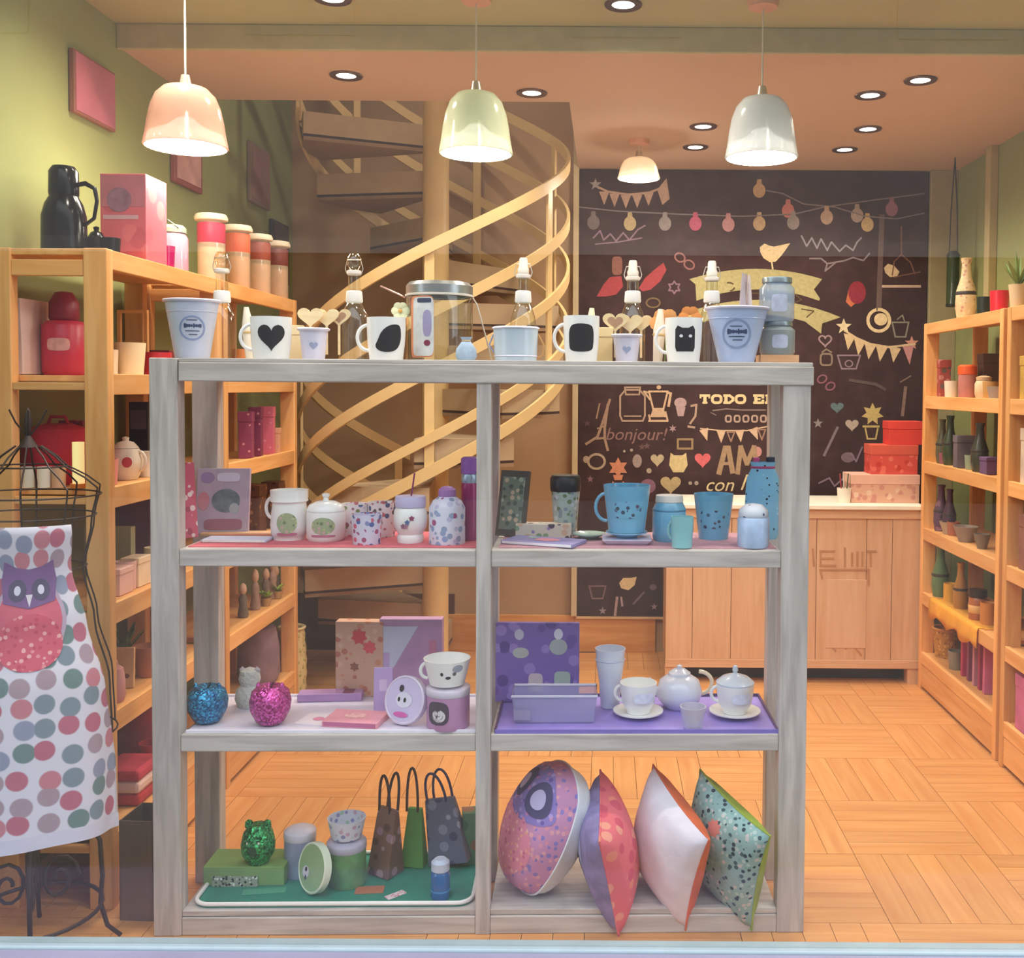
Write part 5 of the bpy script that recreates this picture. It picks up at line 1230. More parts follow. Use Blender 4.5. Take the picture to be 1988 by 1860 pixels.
cushion('round-cornered owl cushion, purple and pink front with a white back', (loc.x, SY+.15, Z4), .27, .35, .20, spots('#c48ab4', ['#8a78c0', '#e0a0b0', '#d890a8'], 60, .38, .9), plain('#dfe6ec', .9, bump=.2, scale=30), (0, .42, -1.12, 0),
  [(ell(.21, .19), .0, -.05, PKF, -1, .001), (ell(.24, .14), .0, .09, VIO, -1, .0015), (ell(.09, .09), -.05, .095, plain('#4a4470', .8), -1, .003), (ell(.09, .09), .055, .095, plain('#4a4470', .8), -1, .003), (ell(.05, .05), -.05, .095, plain('#b9b0d8', .8), -1, .005), (ell(.05, .05), .055, .095, plain('#b9b0d8', .8), -1, .005)], rnd=.85)
COR = spots('#e8707c', ['#f0907c', '#d85870', '#f0a08c'], 26, .42, .9)
loc, s = sp(1182, 1775, Z4)
cushion('coral red cushion with a lilac printed side between the owl and white cushions', (loc.x, SY+.10, Z4-.06), .27, .30, .15, plain('#8f84b8', .9, var=.25, scale=22), COR, (0, -.16, -1.62, .30),
  [(ell(.14, .20), .0, .0, plain('#b4b4e0', .9), -1, .001), (ell(.08, .13), .0, .0, plain('#6a6088', .9), -1, .003)])
loc, s = sp(1302, 1775, Z4)
cushion('white cushion with an orange side between the coral and teal cushions', (loc.x, SY+.10, Z4-.055), .28, .30, .14, plain('#e6dfec', .9, bump=.25, scale=24), plain('#d8683c', .9, var=.15), (0, -.02, -1.06, .38))
loc, s = sp(1415, 1775, Z4)
cushion('teal floral cushion with a lime green side next to the right post', (loc.x, SY+.10, Z4-.055), .28, .30, .13, spots('#8fb4b4', ['#3d5c68', '#b4ccc8', '#22384a', '#7fa8a8', '#c9c4c4'], 75, .42, .9), plain('#93a83c', .9, var=.15), (0, -.10, -.98, .36),
  [(star(.035, 8, .7), -.06, .04, plain('#c86a64', .9), -1, .001), (star(.025, 8, .7), .0, .09, plain('#d8847c', .9), -1, .001)])
DYS = 0.0
# ================================================================== goods on the left pine shelves
def lx(px, Y, z, hw=.04):
    x = at(px, 750, Y).x
    if z < 1.7 and x > -1.33-hw:
        x = -1.33-hw; Y = min(4.24, x*F/(px-VPX))
        if 3.40 < Y < 3.60: Y = 3.40 if Y < 3.5 else 3.60
    return Vector((x, Y, z))
TOPL = LVL[0]
# black flask
loc = lx(128, 2.80, TOPL); s = 2.80/F
BLK = plain('#0c0809', .18, var=.1); BLK.node_tree.nodes['Principled BSDF'].inputs['Specular IOR Level'].default_value = .22
t = thing('black_flask', 'tall glossy black vacuum flask with a handle on the pine shelf', 'flask', loc)
hh = hz(128, 322, 2.80, TOPL); r = 40*s
part(G().lathe([(0, 0), (r, 0), (r*1.02, .01), (r, hh*.42), (r*.85, hh*.56), (r*.62, hh*.66), (0, hh*.66)], 36), 'body', BLK, t)
part(G().lathe([(r*.64, hh*.64), (r*.68, hh*.68), (r*.66, hh*.93), (r*.5, hh*.99), (0, hh)], 32), 'cup_lid', BLK, t)
part(G().tube([(r*.6, 0, hh*.78), (r*1.05, 0, hh*.80), (r*1.5, 0, hh*.74), (r*1.6, 0, hh*.60), (r*1.45, 0, hh*.40), (r*1.0, 0, hh*.32)], [.006, .007, .006, .005, .005, .005], 10), 'handle', BLK, t)
loc = lx(190, 2.87, TOPL); r = .024
t = thing('black_bowl', 'small stack-lidded black pot beside the black flask', 'pot', loc)
part(G().lathe([(0, 0), (r*.8, 0), (r, .02), (r, .045), (0, .045)], 28), 'body', BLK, t)
part(G().lathe([(r*.95, .0452), (r, .05), (r*.6, .066), (.006, .07), (.008, .08), (0, .084)], 24), 'lid', BLK, t)
loc = lx(217, 2.87, TOPL); mug('black_mug', 'small black mug before the pink carton', loc, .024, .027, .05, BLK, 0)
# pink carton
w = 88*2.96/F; loc = lx(242, 2.96, TOPL); hh = hz(242, 337, 2.96, TOPL)
carton('pink_carton', 'tall pink gift carton with a round grey emblem on the pine shelf', 'box', loc, w, hh, .14, spots('#cf6470', ['#d87078', '#c25866', '#dc8080'], 14, .4), prints=[(ell(.07, .07), -.08, .70, plain('#8d6478', .6, var=.2, scale=40)), (rect(.10, .012), -.05, .50, plain('#c9a0ac', .6)), (rect(w*.96, hh*.36), 0, .80, plain('#b56a78', .6, var=.1))][::-1])
loc = lx(346, 3.22, TOPL); loc.x = -1.355
t = thing('storage_jar', 'clip jar with pink filling beside the pink carton', 'jar', loc)
part(G().lathe([(0, 0), (.045, 0), (.045, .10), (.036, .115), (0, .115)], 28), 'glass_body', milky('#d8a4b4', .3), t)
part(G().lathe([(0, .116), (.04, .116), (.04, .13), (.03, .14), (0, .14)], 28), 'lid', plain('#9aa48c', .4), t)
part(G().tube([(-.03, -.03, .13), (0, -.035, .152), (.03, -.03, .13)], .002, 6), 'wire_clasp', plain('#6c7460', .4, .5), t)
part(G().lathe([(0, .002), (.0435, .002), (.0435, .05), (0, .05)], 24), 'filling', plain('#c2245e', .5), t)
loc = lx(375, 3.12, TOPL); loc.x = -1.335
mug('magenta_glass', 'magenta glass tumbler at the shelf front edge', loc, .024, .027, .062, plain('#b01660', .15, coat=.5), 0, cat='glass')
def tall_jar(label, px, Y, c, c2):
    loc = Vector((-1.385, Y, TOPL)); loc.x = at(px, 750, Y).x; hh = .235; r = .046
    t = thing('lidded_jar', label, 'jar', loc, 0, 'tall lidded jars on the pine shelf')
    part(G().lathe([(0, 0), (r*.92, 0), (r, .008), (r, hh*.82), (r*.88, hh*.88), (0, hh*.88)], 28), 'glass_body', milky('#e2c8a8', .5), t)
    part(G().lathe([(0, .004), (r*.93, .004), (r*.93, hh*.50), (0, hh*.50)], 24), 'filling', plain(c2, .6, var=.2, scale=60), t)
    part(G().lathe([(r*.95, hh*.55), (r*1.01, hh*.57), (r*1.01, hh*.84), (r*.95, hh*.86)], 28), 'wrap', plain(c, .5), t)
    part(G().lathe([(r*.9, hh*.88), (r*1.18, hh*.90), (r*1.22, hh*.94), (r*1.1, hh*.99), (0, hh*1.02)], 28, rib=.04), 'lid', plain('#e8d6bc', .6), t)
tall_jar('tall jar with a red wrap and frilled cream lid, next to the magenta glass', 412, 3.58, '#c0304c', '#d8b898')
tall_jar('tall jar with an orange wrap behind the red one', 462, 3.83, '#d8643c', '#d89058')
tall_jar('tall amber jar with a frilled lid behind the orange one', 503, 4.06, '#9a4a38', '#d8a078')
tall_jar('tall brown jar with a frilled lid at the shelf end', 538, 4.25, '#7a3a30', '#c08050')
# pictures on the walls
def picture(label, px0, px1, py0, py1, x, frame, face, mt=.02):
    Y0, Y1 = abs(x)*F/abs(px0-VPX), abs(x)*F/abs(px1-VPX)
    z0, z1 = at(px0, py1, Y0).z, at(px0, py0, Y0).z
    t = thing('wall_picture', label, 'picture', (x, (Y0+Y1)/2, (z0+z1)/2), 0, 'pictures on the green wall')
    w, h = (Y1-Y0)/2, (z1-z0)/2
    part(G().box(0, .018, -w, w, -h, h), 'frame', frame, t, smooth=False, bevel=.003)
    part(G().box(.018, .020, -w+mt, w-mt, -h+mt, h-mt), 'print', face, t, smooth=False)
picture('small pink print in a dark red frame behind the copper pendant', 334, 388, 262, 352, XL+.002, plain('#8d4a44', .5), plain('#c89a98', .6, var=.2, scale=12))
picture('faint narrow mauve print on the green wall by the stairs', 482, 520, 272, 390, XL+.002, plain('#8d7466', .6), plain('#94706c', .6, var=.1))
picture('dark narrow frame on the green wall behind the jars', 524, 556, 424, 545, XL+.002, plain('#2c2420', .5), plain('#4a342c', .6, var=.3, scale=20))
picture('large faded pink poster high on the green wall', 140, 220, 92, 216, XL+.002, plain('#8d5a48', .6), plain('#b06878', .6, var=.25, scale=5), .008)
# level two
Z = LVL[1]
loc = lx(34, 2.76, Z); carton('white_book', 'white ring-bound book leaning in the shelf end', 'book', loc, .03, .205, .16, plain('#e8cfc4', .6), rz=.05, roll=-.03)
loc = lx(126, 2.88, Z); r = 40*2.88/F; hh = .235
t = thing('red_lantern', 'red canister with a domed dark red cap and pale label', 'canister', loc)
part(G().lathe([(0, 0), (r*.9, 0), (r, .01), (r, hh*.58), (r*.8, hh*.64), (0, hh*.64)], 32), 'body', plain('#c8324e', .35, var=.1), t)
part(G().lathe([(r*.6, hh*.64), (r*.68, hh*.68), (r*.66, hh*.86), (r*.4, hh*.98), (0, hh)], 28), 'cap', plain('#8d1c34', .4), t)
part(G().wrap(ell(.06, .035, 20, 4), lambda z: r, hh*.36, .2, off=.001), 'label', plain('#d8a4a0', .5, var=.2, scale=50), t)
loc = lx(206, 2.96, Z); loc.x = at(208, 750, 2.96).x; mug('white_cup', 'white cup partly behind the front pine post', loc, .028, .03, .075, plain('#efd9bc', .4), 0, cat='cup')
loc = lx(253, 3.04, Z); mug('cream_planter', 'cream planter pot with a flared rim on the pine shelf', loc, .036, .044, .098, plain('#efdcb4', .5), 0, cat='pot')
loc = lx(304, 3.20, Z); mug('red_pot', 'red enamel pot beside the cream planter', loc, .042, .045, .075, plain('#c02838', .35, coat=.3), 0, cat='pot')
loc = lx(288, 3.34, Z); loc.x = -1.46
flat('dark_red_case', 'dark red flat case lying behind the red pot', 'box', loc, .14, .14, .085, plain('#6a2028', .6))
loc = lx(248, 3.26, Z); loc.x = -1.50
t = thing('wood_frame', 'empty pale wooden frame standing in the shelf', 'picture frame', loc, -.1)
for a in ((-.05, .05, .20, .21), (-.05, .05, .0, .01)): part(G().box(a[0], a[1], -.006, .006, a[2], a[3]), 'frame_bar', M_pineX, t, smooth=False)
for a in (-.05, .04): part(G().box(a, a+.01, -.006, .006, .01, .20), 'frame_bar', M_pine, t, smooth=False)
for i, (px, Y) in enumerate(((300, 3.44), (318, 3.42))):
    loc = lx(px, 3.40, Z); loc.x = -1.40+.045*i
# level three
Z = LVL[2]
def redbag(label, px, Y, w, h, d, c, z, rz=0):
    loc = lx(px, Y, z, w*.5); t = thing('fabric_bag', label, 'bag', loc, rz)
    part(G().lathe([(0, 0), (.42*w, 0), (.5*w, h*.15), (.48*w, h*.6), (.40*w, h*.92), (.2*w, h), (0, h)], 28, sy=d/w), 'bag_body', c, t)
    part(G().tube([(-.15*w, 0, h*.96), (-.1*w, 0, h*1.12), (.1*w, 0, h*1.12), (.15*w, 0, h*.96)], .005, 8), 'handle', c, t)
redbag('bulky red fabric bag in the end bay of the pine shelf', 112, 2.86, .20, .165, .16, plain('#b81c2c', .8, var=.2, scale=8), Z)
loc = lx(50, 2.88, Z); loc.x = -1.555; loc.y = 2.98; carton('maroon_box', 'maroon patterned box beside the red bag', 'box', loc, .07, .17, .05, spots('#8d1c3c', ['#b03c5c', '#6a1430'], 50, .35))
for i, (px, Y, c) in enumerate(((52, 2.735, '#d8cdb8'), (84, 2.74, '#efe0cc'), (112, 2.745, '#d8a884'))):
    loc = lx(px, Y, Z); mug('small_tin', ['pale grey small tin on the shelf end, behind the wire form', 'white small tin on the shelf end, behind the wire form', 'tan small tin next to the lit candle'][i], loc, .017, .018, .055, plain(c, .5), 0, cat='tin', group='small tins behind the wire form')
loc = lx(143, 2.715, Z); 
t = thing('pillar_candle', 'glowing cream pillar candle in an orange holder at the shelf post', 'candle', loc+Vector((.0, .02, 0)))
part(G().lathe([(0, .012), (.015, .012), (.015, .122), (.004, .120), (0, .118)], 20), 'wax', glow('#ffe9a0', .55), t)
part(G().lathe([(0, 0), (.020, 0), (.021, .012), (.0, .012)], 20), 'holder', plain('#e08030', .4), t)
loc = lx(243, 2.99, Z); r = .045; hh = .125
t = thing('cream_teapot', 'cream teapot with red flower prints on the pine shelf', 'teapot', loc)
CT = plain('#e9dccb', .3, coat=.3)
part(G().lathe([(0, 0), (r*.7, 0), (r, hh*.25), (r*1.05, hh*.45), (r*.8, hh*.72), (0, hh*.74)], 32), 'body', CT, t)
part(G().lathe([(r*.8, hh*.73), (r*.5, hh*.86), (.008, hh*.90), (.010, hh*.97), (0, hh)], 24), 'lid', CT, t)
part(handle_geo(r*.9, hh, 1, .02, .005, .2, .65), 'handle', CT, t); part(G().tube([(-r*.9, 0, hh*.3), (-r*1.25, 0, hh*.45), (-r*1.4, 0, hh*.7)], [.012, .009, .006], 10), 'spout', CT, t)
for a in (-.55, .5): part(G().wrap(ell(.026, .03), lambda z: r*1.04, hh*.42, a, off=.002), 'flower_print', plain('#b8404c', .5), t)
loc = lx(216, 3.02, Z); loc.x = at(222, 750, 3.06).x
loc = lx(268, 3.24, Z); carton('dark_carton', 'tall black and grey carton behind the cream teapot', 'box', loc, .06, .22, .06, plain('#2a2430', .4, var=.2), prints=[(rect(.05, .06), 0, .75, plain('#5a5068', .5))])
loc = lx(292, 3.30, Z)
# level four
Z = LVL[3]
def stackbox(label, px, Y, w, h, d, c, z, name='gift_box', cat='box', rz=0.0, group=None):
    loc = (lx if px < 1000 else rx)(px, Y, z, max(w, d)*.55); t = thing(name, label, cat, loc, rz, group)
    part(G().box(-w/2, w/2, -d/2, d/2, 0, h*.78), 'body', c, t, smooth=False, bevel=.002); part(G().box(-w/2-.002, w/2+.002, -d/2-.002, d/2+.002, h*.78, h), 'lid', c, t, smooth=False, bevel=.002)
stackbox('pink-white box on the lower pine shelf by the post', 222, 2.86, .06, .075, .08, plain('#e0b4a8', .6), Z)
stackbox('cream box beside the pink-white box', 262, 2.93, .05, .085, .08, plain('#efd8b8', .6), Z)
loc = lx(282, 3.03, Z); mug('white_mug', 'white mug at the shelf edge next to the grey display post', loc, .03, .034, .07, W_, 0)
loc = lx(240, 3.06, Z); loc.x = -1.49; carton('sage_carton', 'sage green carton standing at the back of the shelf', 'box', loc, .14, .16, .03, plain('#a4a47c', .6), rz=.0, prints=[(rect(.03, .05), -.3, .6, plain('#3c4034', .6)), (ell(.03, .03), -.35, .45, plain('#dfe0d0', .5))])
loc = lx(225, 3.2, Z); loc.x = -1.50; carton('plum_carton', 'plum purple carton at the back of the shelf', 'box', loc, .15, .24, .05, plain('#6a2848', .6, var=.2))
# level five
Z = LVL[4]
def plant(label, loc, h, n, c, pot, r=.05, leaf=.05, group=None, seed=1):
    rnd = random.Random(seed); t = thing('potted_plant', label, 'plant', loc, 0, group)
    part(G().lathe([(0, 0), (r*.7, 0), (r, h*.4), (r*.9, h*.4), (r*.85, h*.36), (0, h*.36)], 20), 'pot', pot, t)
    for i in range(n):
        a = rnd.uniform(0, 2*PI); l = rnd.uniform(.6, 1.0)*h*.6; tilt = rnd.uniform(.1, .8); w = leaf*.28
        M = TR(0, 0, h*.36, rz=a) @ Matrix.Rotation(tilt, 4, 'Y')
        v = [(0, 0, 0), (.0, -w*.6, l*.3), (.004, 0, l*.35), (0, w*.6, l*.3), (.006, -w*.5, l*.7), (.010, 0, l*.72), (.006, w*.5, l*.7), (.012, 0, l)]
        part(G().add(v, [(0, 1, 2), (0, 2, 3), (1, 4, 5, 2), (2, 5, 6, 3), (4, 7, 5), (5, 7, 6)], M), 'leaf', c, t)
LEAF = plain('#5f7438', .6, var=.25, scale=30)
plant('small leafy plant in a dark pot on the pine shelf', lx(238, 3.10, Z), .17, 14, LEAF, plain('#3a3028', .6), .035, .05, seed=3)
loc = lx(248, 2.92, Z); loc.x -= .03; carton('cutting_board', 'wooden cutting board with a round hole leaning on the shelf', 'cutting board', loc, .075, .115, .012, wood('#e2b88c', '#cf9f70', 2), rz=.1, lean=.08, prints=[(ell(.014, .014), .25, .3, plain('#7a5038', .7))])
loc = lx(214, 2.86, Z); redbag('dusty pink cloth pouch beside the cutting board', 216, 2.80, .06, .10, .06, plain('#c88c88', .8), Z)
# bottom level
Z = LVL[5]
def folded(label, px, Y, w, d, h, cols, z, x=None):
    loc = lx(px, Y, z, w*.5)
    if x: loc.x = x
    for i, (c, lb) in enumerate(cols):
        tag(part(G().box(-w/2, w/2, -d/2, d/2, 0, h-.0006), 'folded_cloth', c, smooth=False, bevel=h*.3), lb, 'cloth', 'folded cloths at the shelf bottom').location = loc+Vector((0, 0, i*h))
folded('', 246, 2.92, .12, .15, .035, [(plain('#b4343c', .9, var=.2), 'lowest red folded cloth on the bottom pine shelf'), (plain('#e8c8c0', .9), 'pale pink folded cloth in the middle of the stack'), (plain('#c03c50', .9, var=.2), 'crimson folded cloth topping the stack')], Z)
redbag('dark red shopper bag behind the folded cloths', 250, 3.22, .18, .22, .15, plain('#8d1c34', .8, var=.25), Z)
loc = lx(75, 2.78, Z); flat('red_case', 'mauve red fabric case lying in the shelf end', 'case', Vector((-1.46, 2.80, Z)), .15, .12, .08, plain('#8d3c50', .8, var=.25, scale=20))
# grey crate on the floor
p = on(268, 1792, 0); hh = at(268, 1598, p.y).z
t = thing('metal_crate', 'tall brown-grey metal bin standing between the pine and grey shelves', 'bin', (p.x-.005, p.y+.07, 0), -.05)
MB = plain('#7d6c60', .45, .3, var=.15, scale=6)
w, d, th = .045, .06, .004
part(G().box(-w, w, -d, d, 0, .006), 'base', MB, t, smooth=False)
for a in ((-w, w, -d, -d+th), (-w, w, d-th, d), (-w, -w+th, -d, d), (w-th, w, -d, d)): part(G().box(a[0], a[1], a[2], a[3], .006, hh), 'side_panel', MB, t, smooth=False)

# second pine unit
Z = LVL[2]
for i, (px, Y, w, h, c, lb) in enumerate(((478, 3.72, .05, .175, '#8d3c60', 'plum pink tall tea box in the far pine shelf'), (497, 3.80, .045, .19, '#7a2c4c', 'maroon tall tea box in the far pine shelf'), (519, 3.95, .055, .19, '#d0647c', 'rose pink tall tea box beside the maroon one'), (533, 4.06, .045, .10, '#dca080', 'short salmon box at the end of the tea boxes'))):
    stackbox(lb, px, Y, w, h, .06, spots(c, [c, '#d8909c'], 50, .25), Z, 'tea_box', rz=.2)
loc = lx(540, 4.20, Z); mug('tiny_cup', 'tiny white cup on the far pine shelf', loc, .018, .02, .05, plain('#efd8c0', .4), 0, cat='cup')
Z = LVL[3]
for i, (px, Y, w, h, lb) in enumerate(((490, 3.76, .08, .20, 'dark brown wooden chest with carvings in the far pine shelf'), (530, 4.0, .07, .19, 'second dark brown chest behind the carved one'))):
    stackbox(lb, px, Y, w, h, .08, spots('#5a3018', ['#9a6a38', '#3c1c10'], 40, .35), Z, 'wooden_chest', 'chest')
Z = LVL[4]
def figurine(label, px, Y, h, c, z, group):
    loc = lx(px, Y, z); t = thing('figurine', label, 'figurine', loc, 0, group)
    part(G().lathe([(0, 0), (.018, 0), (.020, h*.1), (.014, h*.35), (.017, h*.55), (.008, h*.68), (0, h*.68)], 18), 'body', plain(c, .7, var=.2, scale=50), t)
    part(G().lathe([(.007, h*.67), (.013, h*.74), (.014, h*.84), (.009, h*.95), (0, h)], 16), 'head', plain('#c9a488', .7), t)
for i, (px, Y, h, c, w_) in enumerate(((470, 3.64, .13, '#6a5c4c', 'olive'), (494, 3.76, .16, '#9a7c6c', 'rosy brown'), (515, 3.88, .14, '#7d6858', 'taupe'), (528, 4.0, .17, '#b08c78', 'salmon'), (560, 4.24, .13, '#5c4c40', 'dark brown'))):
    figurine(w_+' painted figurine on the far pine shelf', px, Y, h, c, Z, 'figurines on the far pine shelf')
for i, (px, Y) in enumerate(((512, 3.80), (545, 4.0))):
    plant(['lime green leafy sprig lying before the figurines', 'second lime green sprig at the shelf end'][i], lx(px, Y, Z)+Vector((.02, -.04, 0)), .08, 10, plain('#9ab03c', .6, var=.2), plain('#b08c58', .6), .02, .06, seed=9+i)
Z = LVL[5]
redbag('mauve grey fabric sack on the bottom of the far pine shelf', 500, 3.85, .17, .24, .16, plain('#8d7484', .9, var=.2), Z)
p = Vector((at(566, 1300, 4.44).x, 4.44, 0)); hh = at(566, 1218, 4.44).z
t = thing('woven_basket', 'tall cream and green woven basket on the floor beside the stairs', 'basket', p)
prof = []
for i in range(13): prof.append((.052+.004*(i % 2)+.01*math.sin(i/12*PI), hh*i/12))
part(G().lathe([(0, 0)]+prof+[(.045, hh), (.04, .02), (0, .02)], 28), 'basket_body', spots('#d8c48c', ['#c9b478', '#a8a060'], 60, .4), t)
part(G().tube([(.056*math.cos(a*PI/10), .056*math.sin(a*PI/10), hh) for a in range(20)], .006, 8, closed=True), 'rim', plain('#e2d0a0', .7), t)

# more goods filling the near pine shelf
FILL = [
 ('white enamel cup at the front of the middle pine shelf', 'cup', 288, LVL[2], .03, .032, .075, '#efe4d8'),
 ('rosy cup behind the cream teapot', 'cup', 206, LVL[2], .026, .03, .07, '#d88c84'),
 ('pale pink cup on the lower pine shelf', 'cup', 240, LVL[3], .028, .03, .08, '#e2b8b0'),
 ('ivory cup beside the pale pink cup', 'cup', 298, LVL[3], .03, .03, .09, '#efe0c4'),
 ('terracotta pot at the lower pine shelf edge', 'pot', 284, LVL[4], .034, .042, .09, '#b87858'),
 ('red tin on the bottom pine shelf beside the cloths', 'tin', 288, LVL[5], .036, .036, .12, '#b83c44'),
 ('orange tin under the jar shelf of the far pine unit', 'tin', 470, LVL[1], .034, .034, .11, '#d88c50'),
 ('cream tin beside the orange tin in the far pine unit', 'tin', 520, LVL[1], .034, .034, .13, '#e2cfa8')]
for lb, ct_, px, z, rb, rt, h, c in FILL:
    mug({'cup': 'ceramic_cup', 'pot': 'clay_pot', 'tin': 'round_tin'}[ct_], lb, lx(px, .1, z, .05), rb, rt, h, plain(c, .45, var=.1), 0, cat=ct_)

# ================================================================== dress form with apron
FX, FY = at(58, 1100, 2.47).x, 2.47; s = FY/F
df = thing('dress_form', 'black wire dress form on a scrolled iron stand by the window', 'dress form', (FX, FY, 0))
IR = plain('#3a2a24', .5, .4)
def zf(py): return at(58, py, FY).z
prof = [(zf(866), .030), (zf(900), .085), (zf(945), .165), (zf(1010), .150), (zf(1100), .128), (zf(1200), .155), (zf(1320), .19), (zf(1420), .195)]
def rform(z):
    for (za, ra), (zb, rb) in zip(prof, prof[1:]):
        if zb <= z <= za: q = (za-z)/(za-zb); q = q*q*(3-2*q); return ra+(rb-ra)*q
    return prof[0][1] if z > prof[0][0] else prof[-1][1]
zz = [prof[0][0]+(prof[-1][0]-prof[0][0])*i/28 for i in range(29)]
for i in range(10):
    a = 2*PI*i/10; part(G().tube([(rform(z)*math.cos(a), rform(z)*.8*math.sin(a), z) for z in zz], .0022, 6), 'wire_rib', IR, df)
for py in (905, 960, 1000, 1100, 1420):
    z = zf(py); r = rform(z); part(G().tube([(r*math.cos(2*PI*k/32), r*.8*math.sin(2*PI*k/32), z) for k in range(32)], .0022, 6, closed=True), 'wire_hoop', IR, df)
part(G().lathe([(0, zf(790)), (.006, zf(800)), (.010, zf(825)), (.005, zf(845)), (.022, zf(868)), (0, zf(870))], 16), 'finial', IR, df)
for i in range(6):
    a = 2*PI*i/6; part(G().tube([(0, 0, zf(850)), (.03*math.cos(a), .03*math.sin(a), zf(820)), (.045*math.cos(a), .045*math.sin(a), zf(795))], .0018, 6), 'crown_wire', IR, df)
part(G().lathe([(0, .16), (.011, .16), (.011, zf(1400)), (0, zf(1400))], 16), 'pole', IR, df)
for i in range(4):
    a = 2*PI*i/4+.45; c, sn = math.cos(a), math.sin(a)
    def P(r, z): return (r*c, r*sn, z)
    sp1 = [P(.01, .30), P(.05, .34), P(.11, .33), P(.145, .26), P(.15, .17), P(.145, .10), P(.16, .04), P(.19, .008)]
    part(G().tube(sp1, .0055, 8), 'stand_leg', IR, df)
    cur = [P(.055+.045*(1-k/22)*math.cos(k*.55), .18+.065*(1-k/22)*math.sin(k*.55)) for k in range(18)]
    part(G().tube(cur, .0045, 8), 'scroll', IR, df)
part(G().tube([(.15*math.cos(2*PI*k/32), .15*math.sin(2*PI*k/32), .11) for k in range(32)], .005, 8, closed=True), 'stand_ring', IR, df)
# apron
za, zb = zf(1010), zf(1600)
apr = thing('apron', 'owl-print apron with grey and rose dots hanging on the wire form', 'apron', (FX, FY, 0))
nu, nv = 46, 40
def apt(u, v, off=0.0):     # u: angle in degrees (0 = toward the window), v 0 top .. 1 hem
    z = za+(zb-za)*v
    base = rform(max(z, prof[-1][0]))+.012+.022*max(0, v-.5)
    fold = .012*v*math.sin(math.radians(u)*7+1.2*v)*max(0, (u-15)/60)
    r = base+fold+off; a = math.radians(u-90)
    sag = .012*math.sin(math.radians(u)*2.0)*v
    return (r*math.cos(a), r*.82*math.sin(a), z+sag)
v = []; uv = []; f = []
def umax(v_): return 58+30*min(1, v_*1.3)
for j in range(nv+1):
    for i in range(nu+1):
        vv = j/nv; u = -70+(umax(vv)+70)*i/nu; p = apt(u, vv); v.append(p); uv.append((math.radians(u)*.20, p[2]))
for j in range(nv):
    for i in range(nu):
        a = j*(nu+1)+i; f.append((a, a+nu+1, a+nu+2, a+1))
g = G().add(v, f)
ap = part(g, 'cloth', spots('#d9d3df', ['#b8687c', '#7f8c98', '#a8909c', '#c47c88', '#6f8484', '#8f94ac'], 18.5, .42, .9, .38, uv=True), apr, ang=80, uv=uv)
so = ap.modifiers.new('thick', 'SOLIDIFY'); so.thickness = .002; so.offset = 0
def ap_print(poly, u0, v0, m, off):   # poly in metres about (u0, v0)
    R = .17; pts = []
    dense = []
    for (x0_, z0_), (x1_, z1_) in zip(poly, poly[1:]+poly[:1]):
        m_ = max(1, int(math.hypot(x1_-x0_, z1_-z0_)/.01)); dense += [(x0_+(x1_-x0_)*k/m_, z0_+(z1_-z0_)*k/m_) for k in range(m_)]
    n = len(dense); vs = []; fs = []
    def q(x, z): return apt(u0+math.degrees(x/R), v0-z/(za-zb), off)
    vs.append(q(0, 0)); RR = 6
    for k in range(1, RR+1): vs += [q(x*k/RR, z*k/RR) for x, z in dense]
    for i in range(n):
        j = (i+1) % n; fs.append((0, 1+i, 1+j))
        for k in range(RR-1): fs.append((1+k*n+i, 1+(k+1)*n+i, 1+(k+1)*n+j, 1+k*n+j))
    part(G().add(vs, fs), 'owl_print', m, ap, ang=80)
OU, OV = 24, .29
ap_print(ell(.165, .21), OU, OV, plain('#b9a4b8', .9), .0022)
ap_print(ell(.145, .19), OU, OV, plain('#cf6478', .9, var=.1), .003)
ap_print(ell(.14, .13), OU, OV+.07, spots('#cf5c70', ['#e08c94', '#c04c64', '#e8a8a8'], 80, .38, .9), .0038)
ap_print([(-.07, .03), (-.06, .075), (-.03, .06), (0, .055), (.03, .06), (.06, .075), (.07, .03), (.06, -.02), (0, -.035), (-.06, -.02)], OU, OV-.08, plain('#7d5c8c', .9), .0046)
for dx in (-.028, .028):
    ap_print(ell(.044, .05), OU+math.degrees(dx/.17), OV-.09, plain('#5c5470', .9), .0054)
    ap_print(ell(.016, .022), OU+math.degrees(dx/.17), OV-.09, plain('#d8d4e4', .9), .006)
ap_print([(-.008, .012), (.008, .012), (0, -.016)], OU, OV-.06, plain('#d8cfd8', .9), .0056)
g = G(); vv_ = []; ff_ = []
for i in range(nu+1):
    u = -70+(umax(1)+70)*i/nu
    for v_, o_ in ((.955, .0025), (1.0, .0025)): vv_.append(apt(u, v_, o_))
for i in range(nu): ff_.append((2*i, 2*i+1, 2*i+3, 2*i+2))
part(G().add(vv_, ff_), 'hem', plain('#d5cfe0', .9), apr, ang=80)

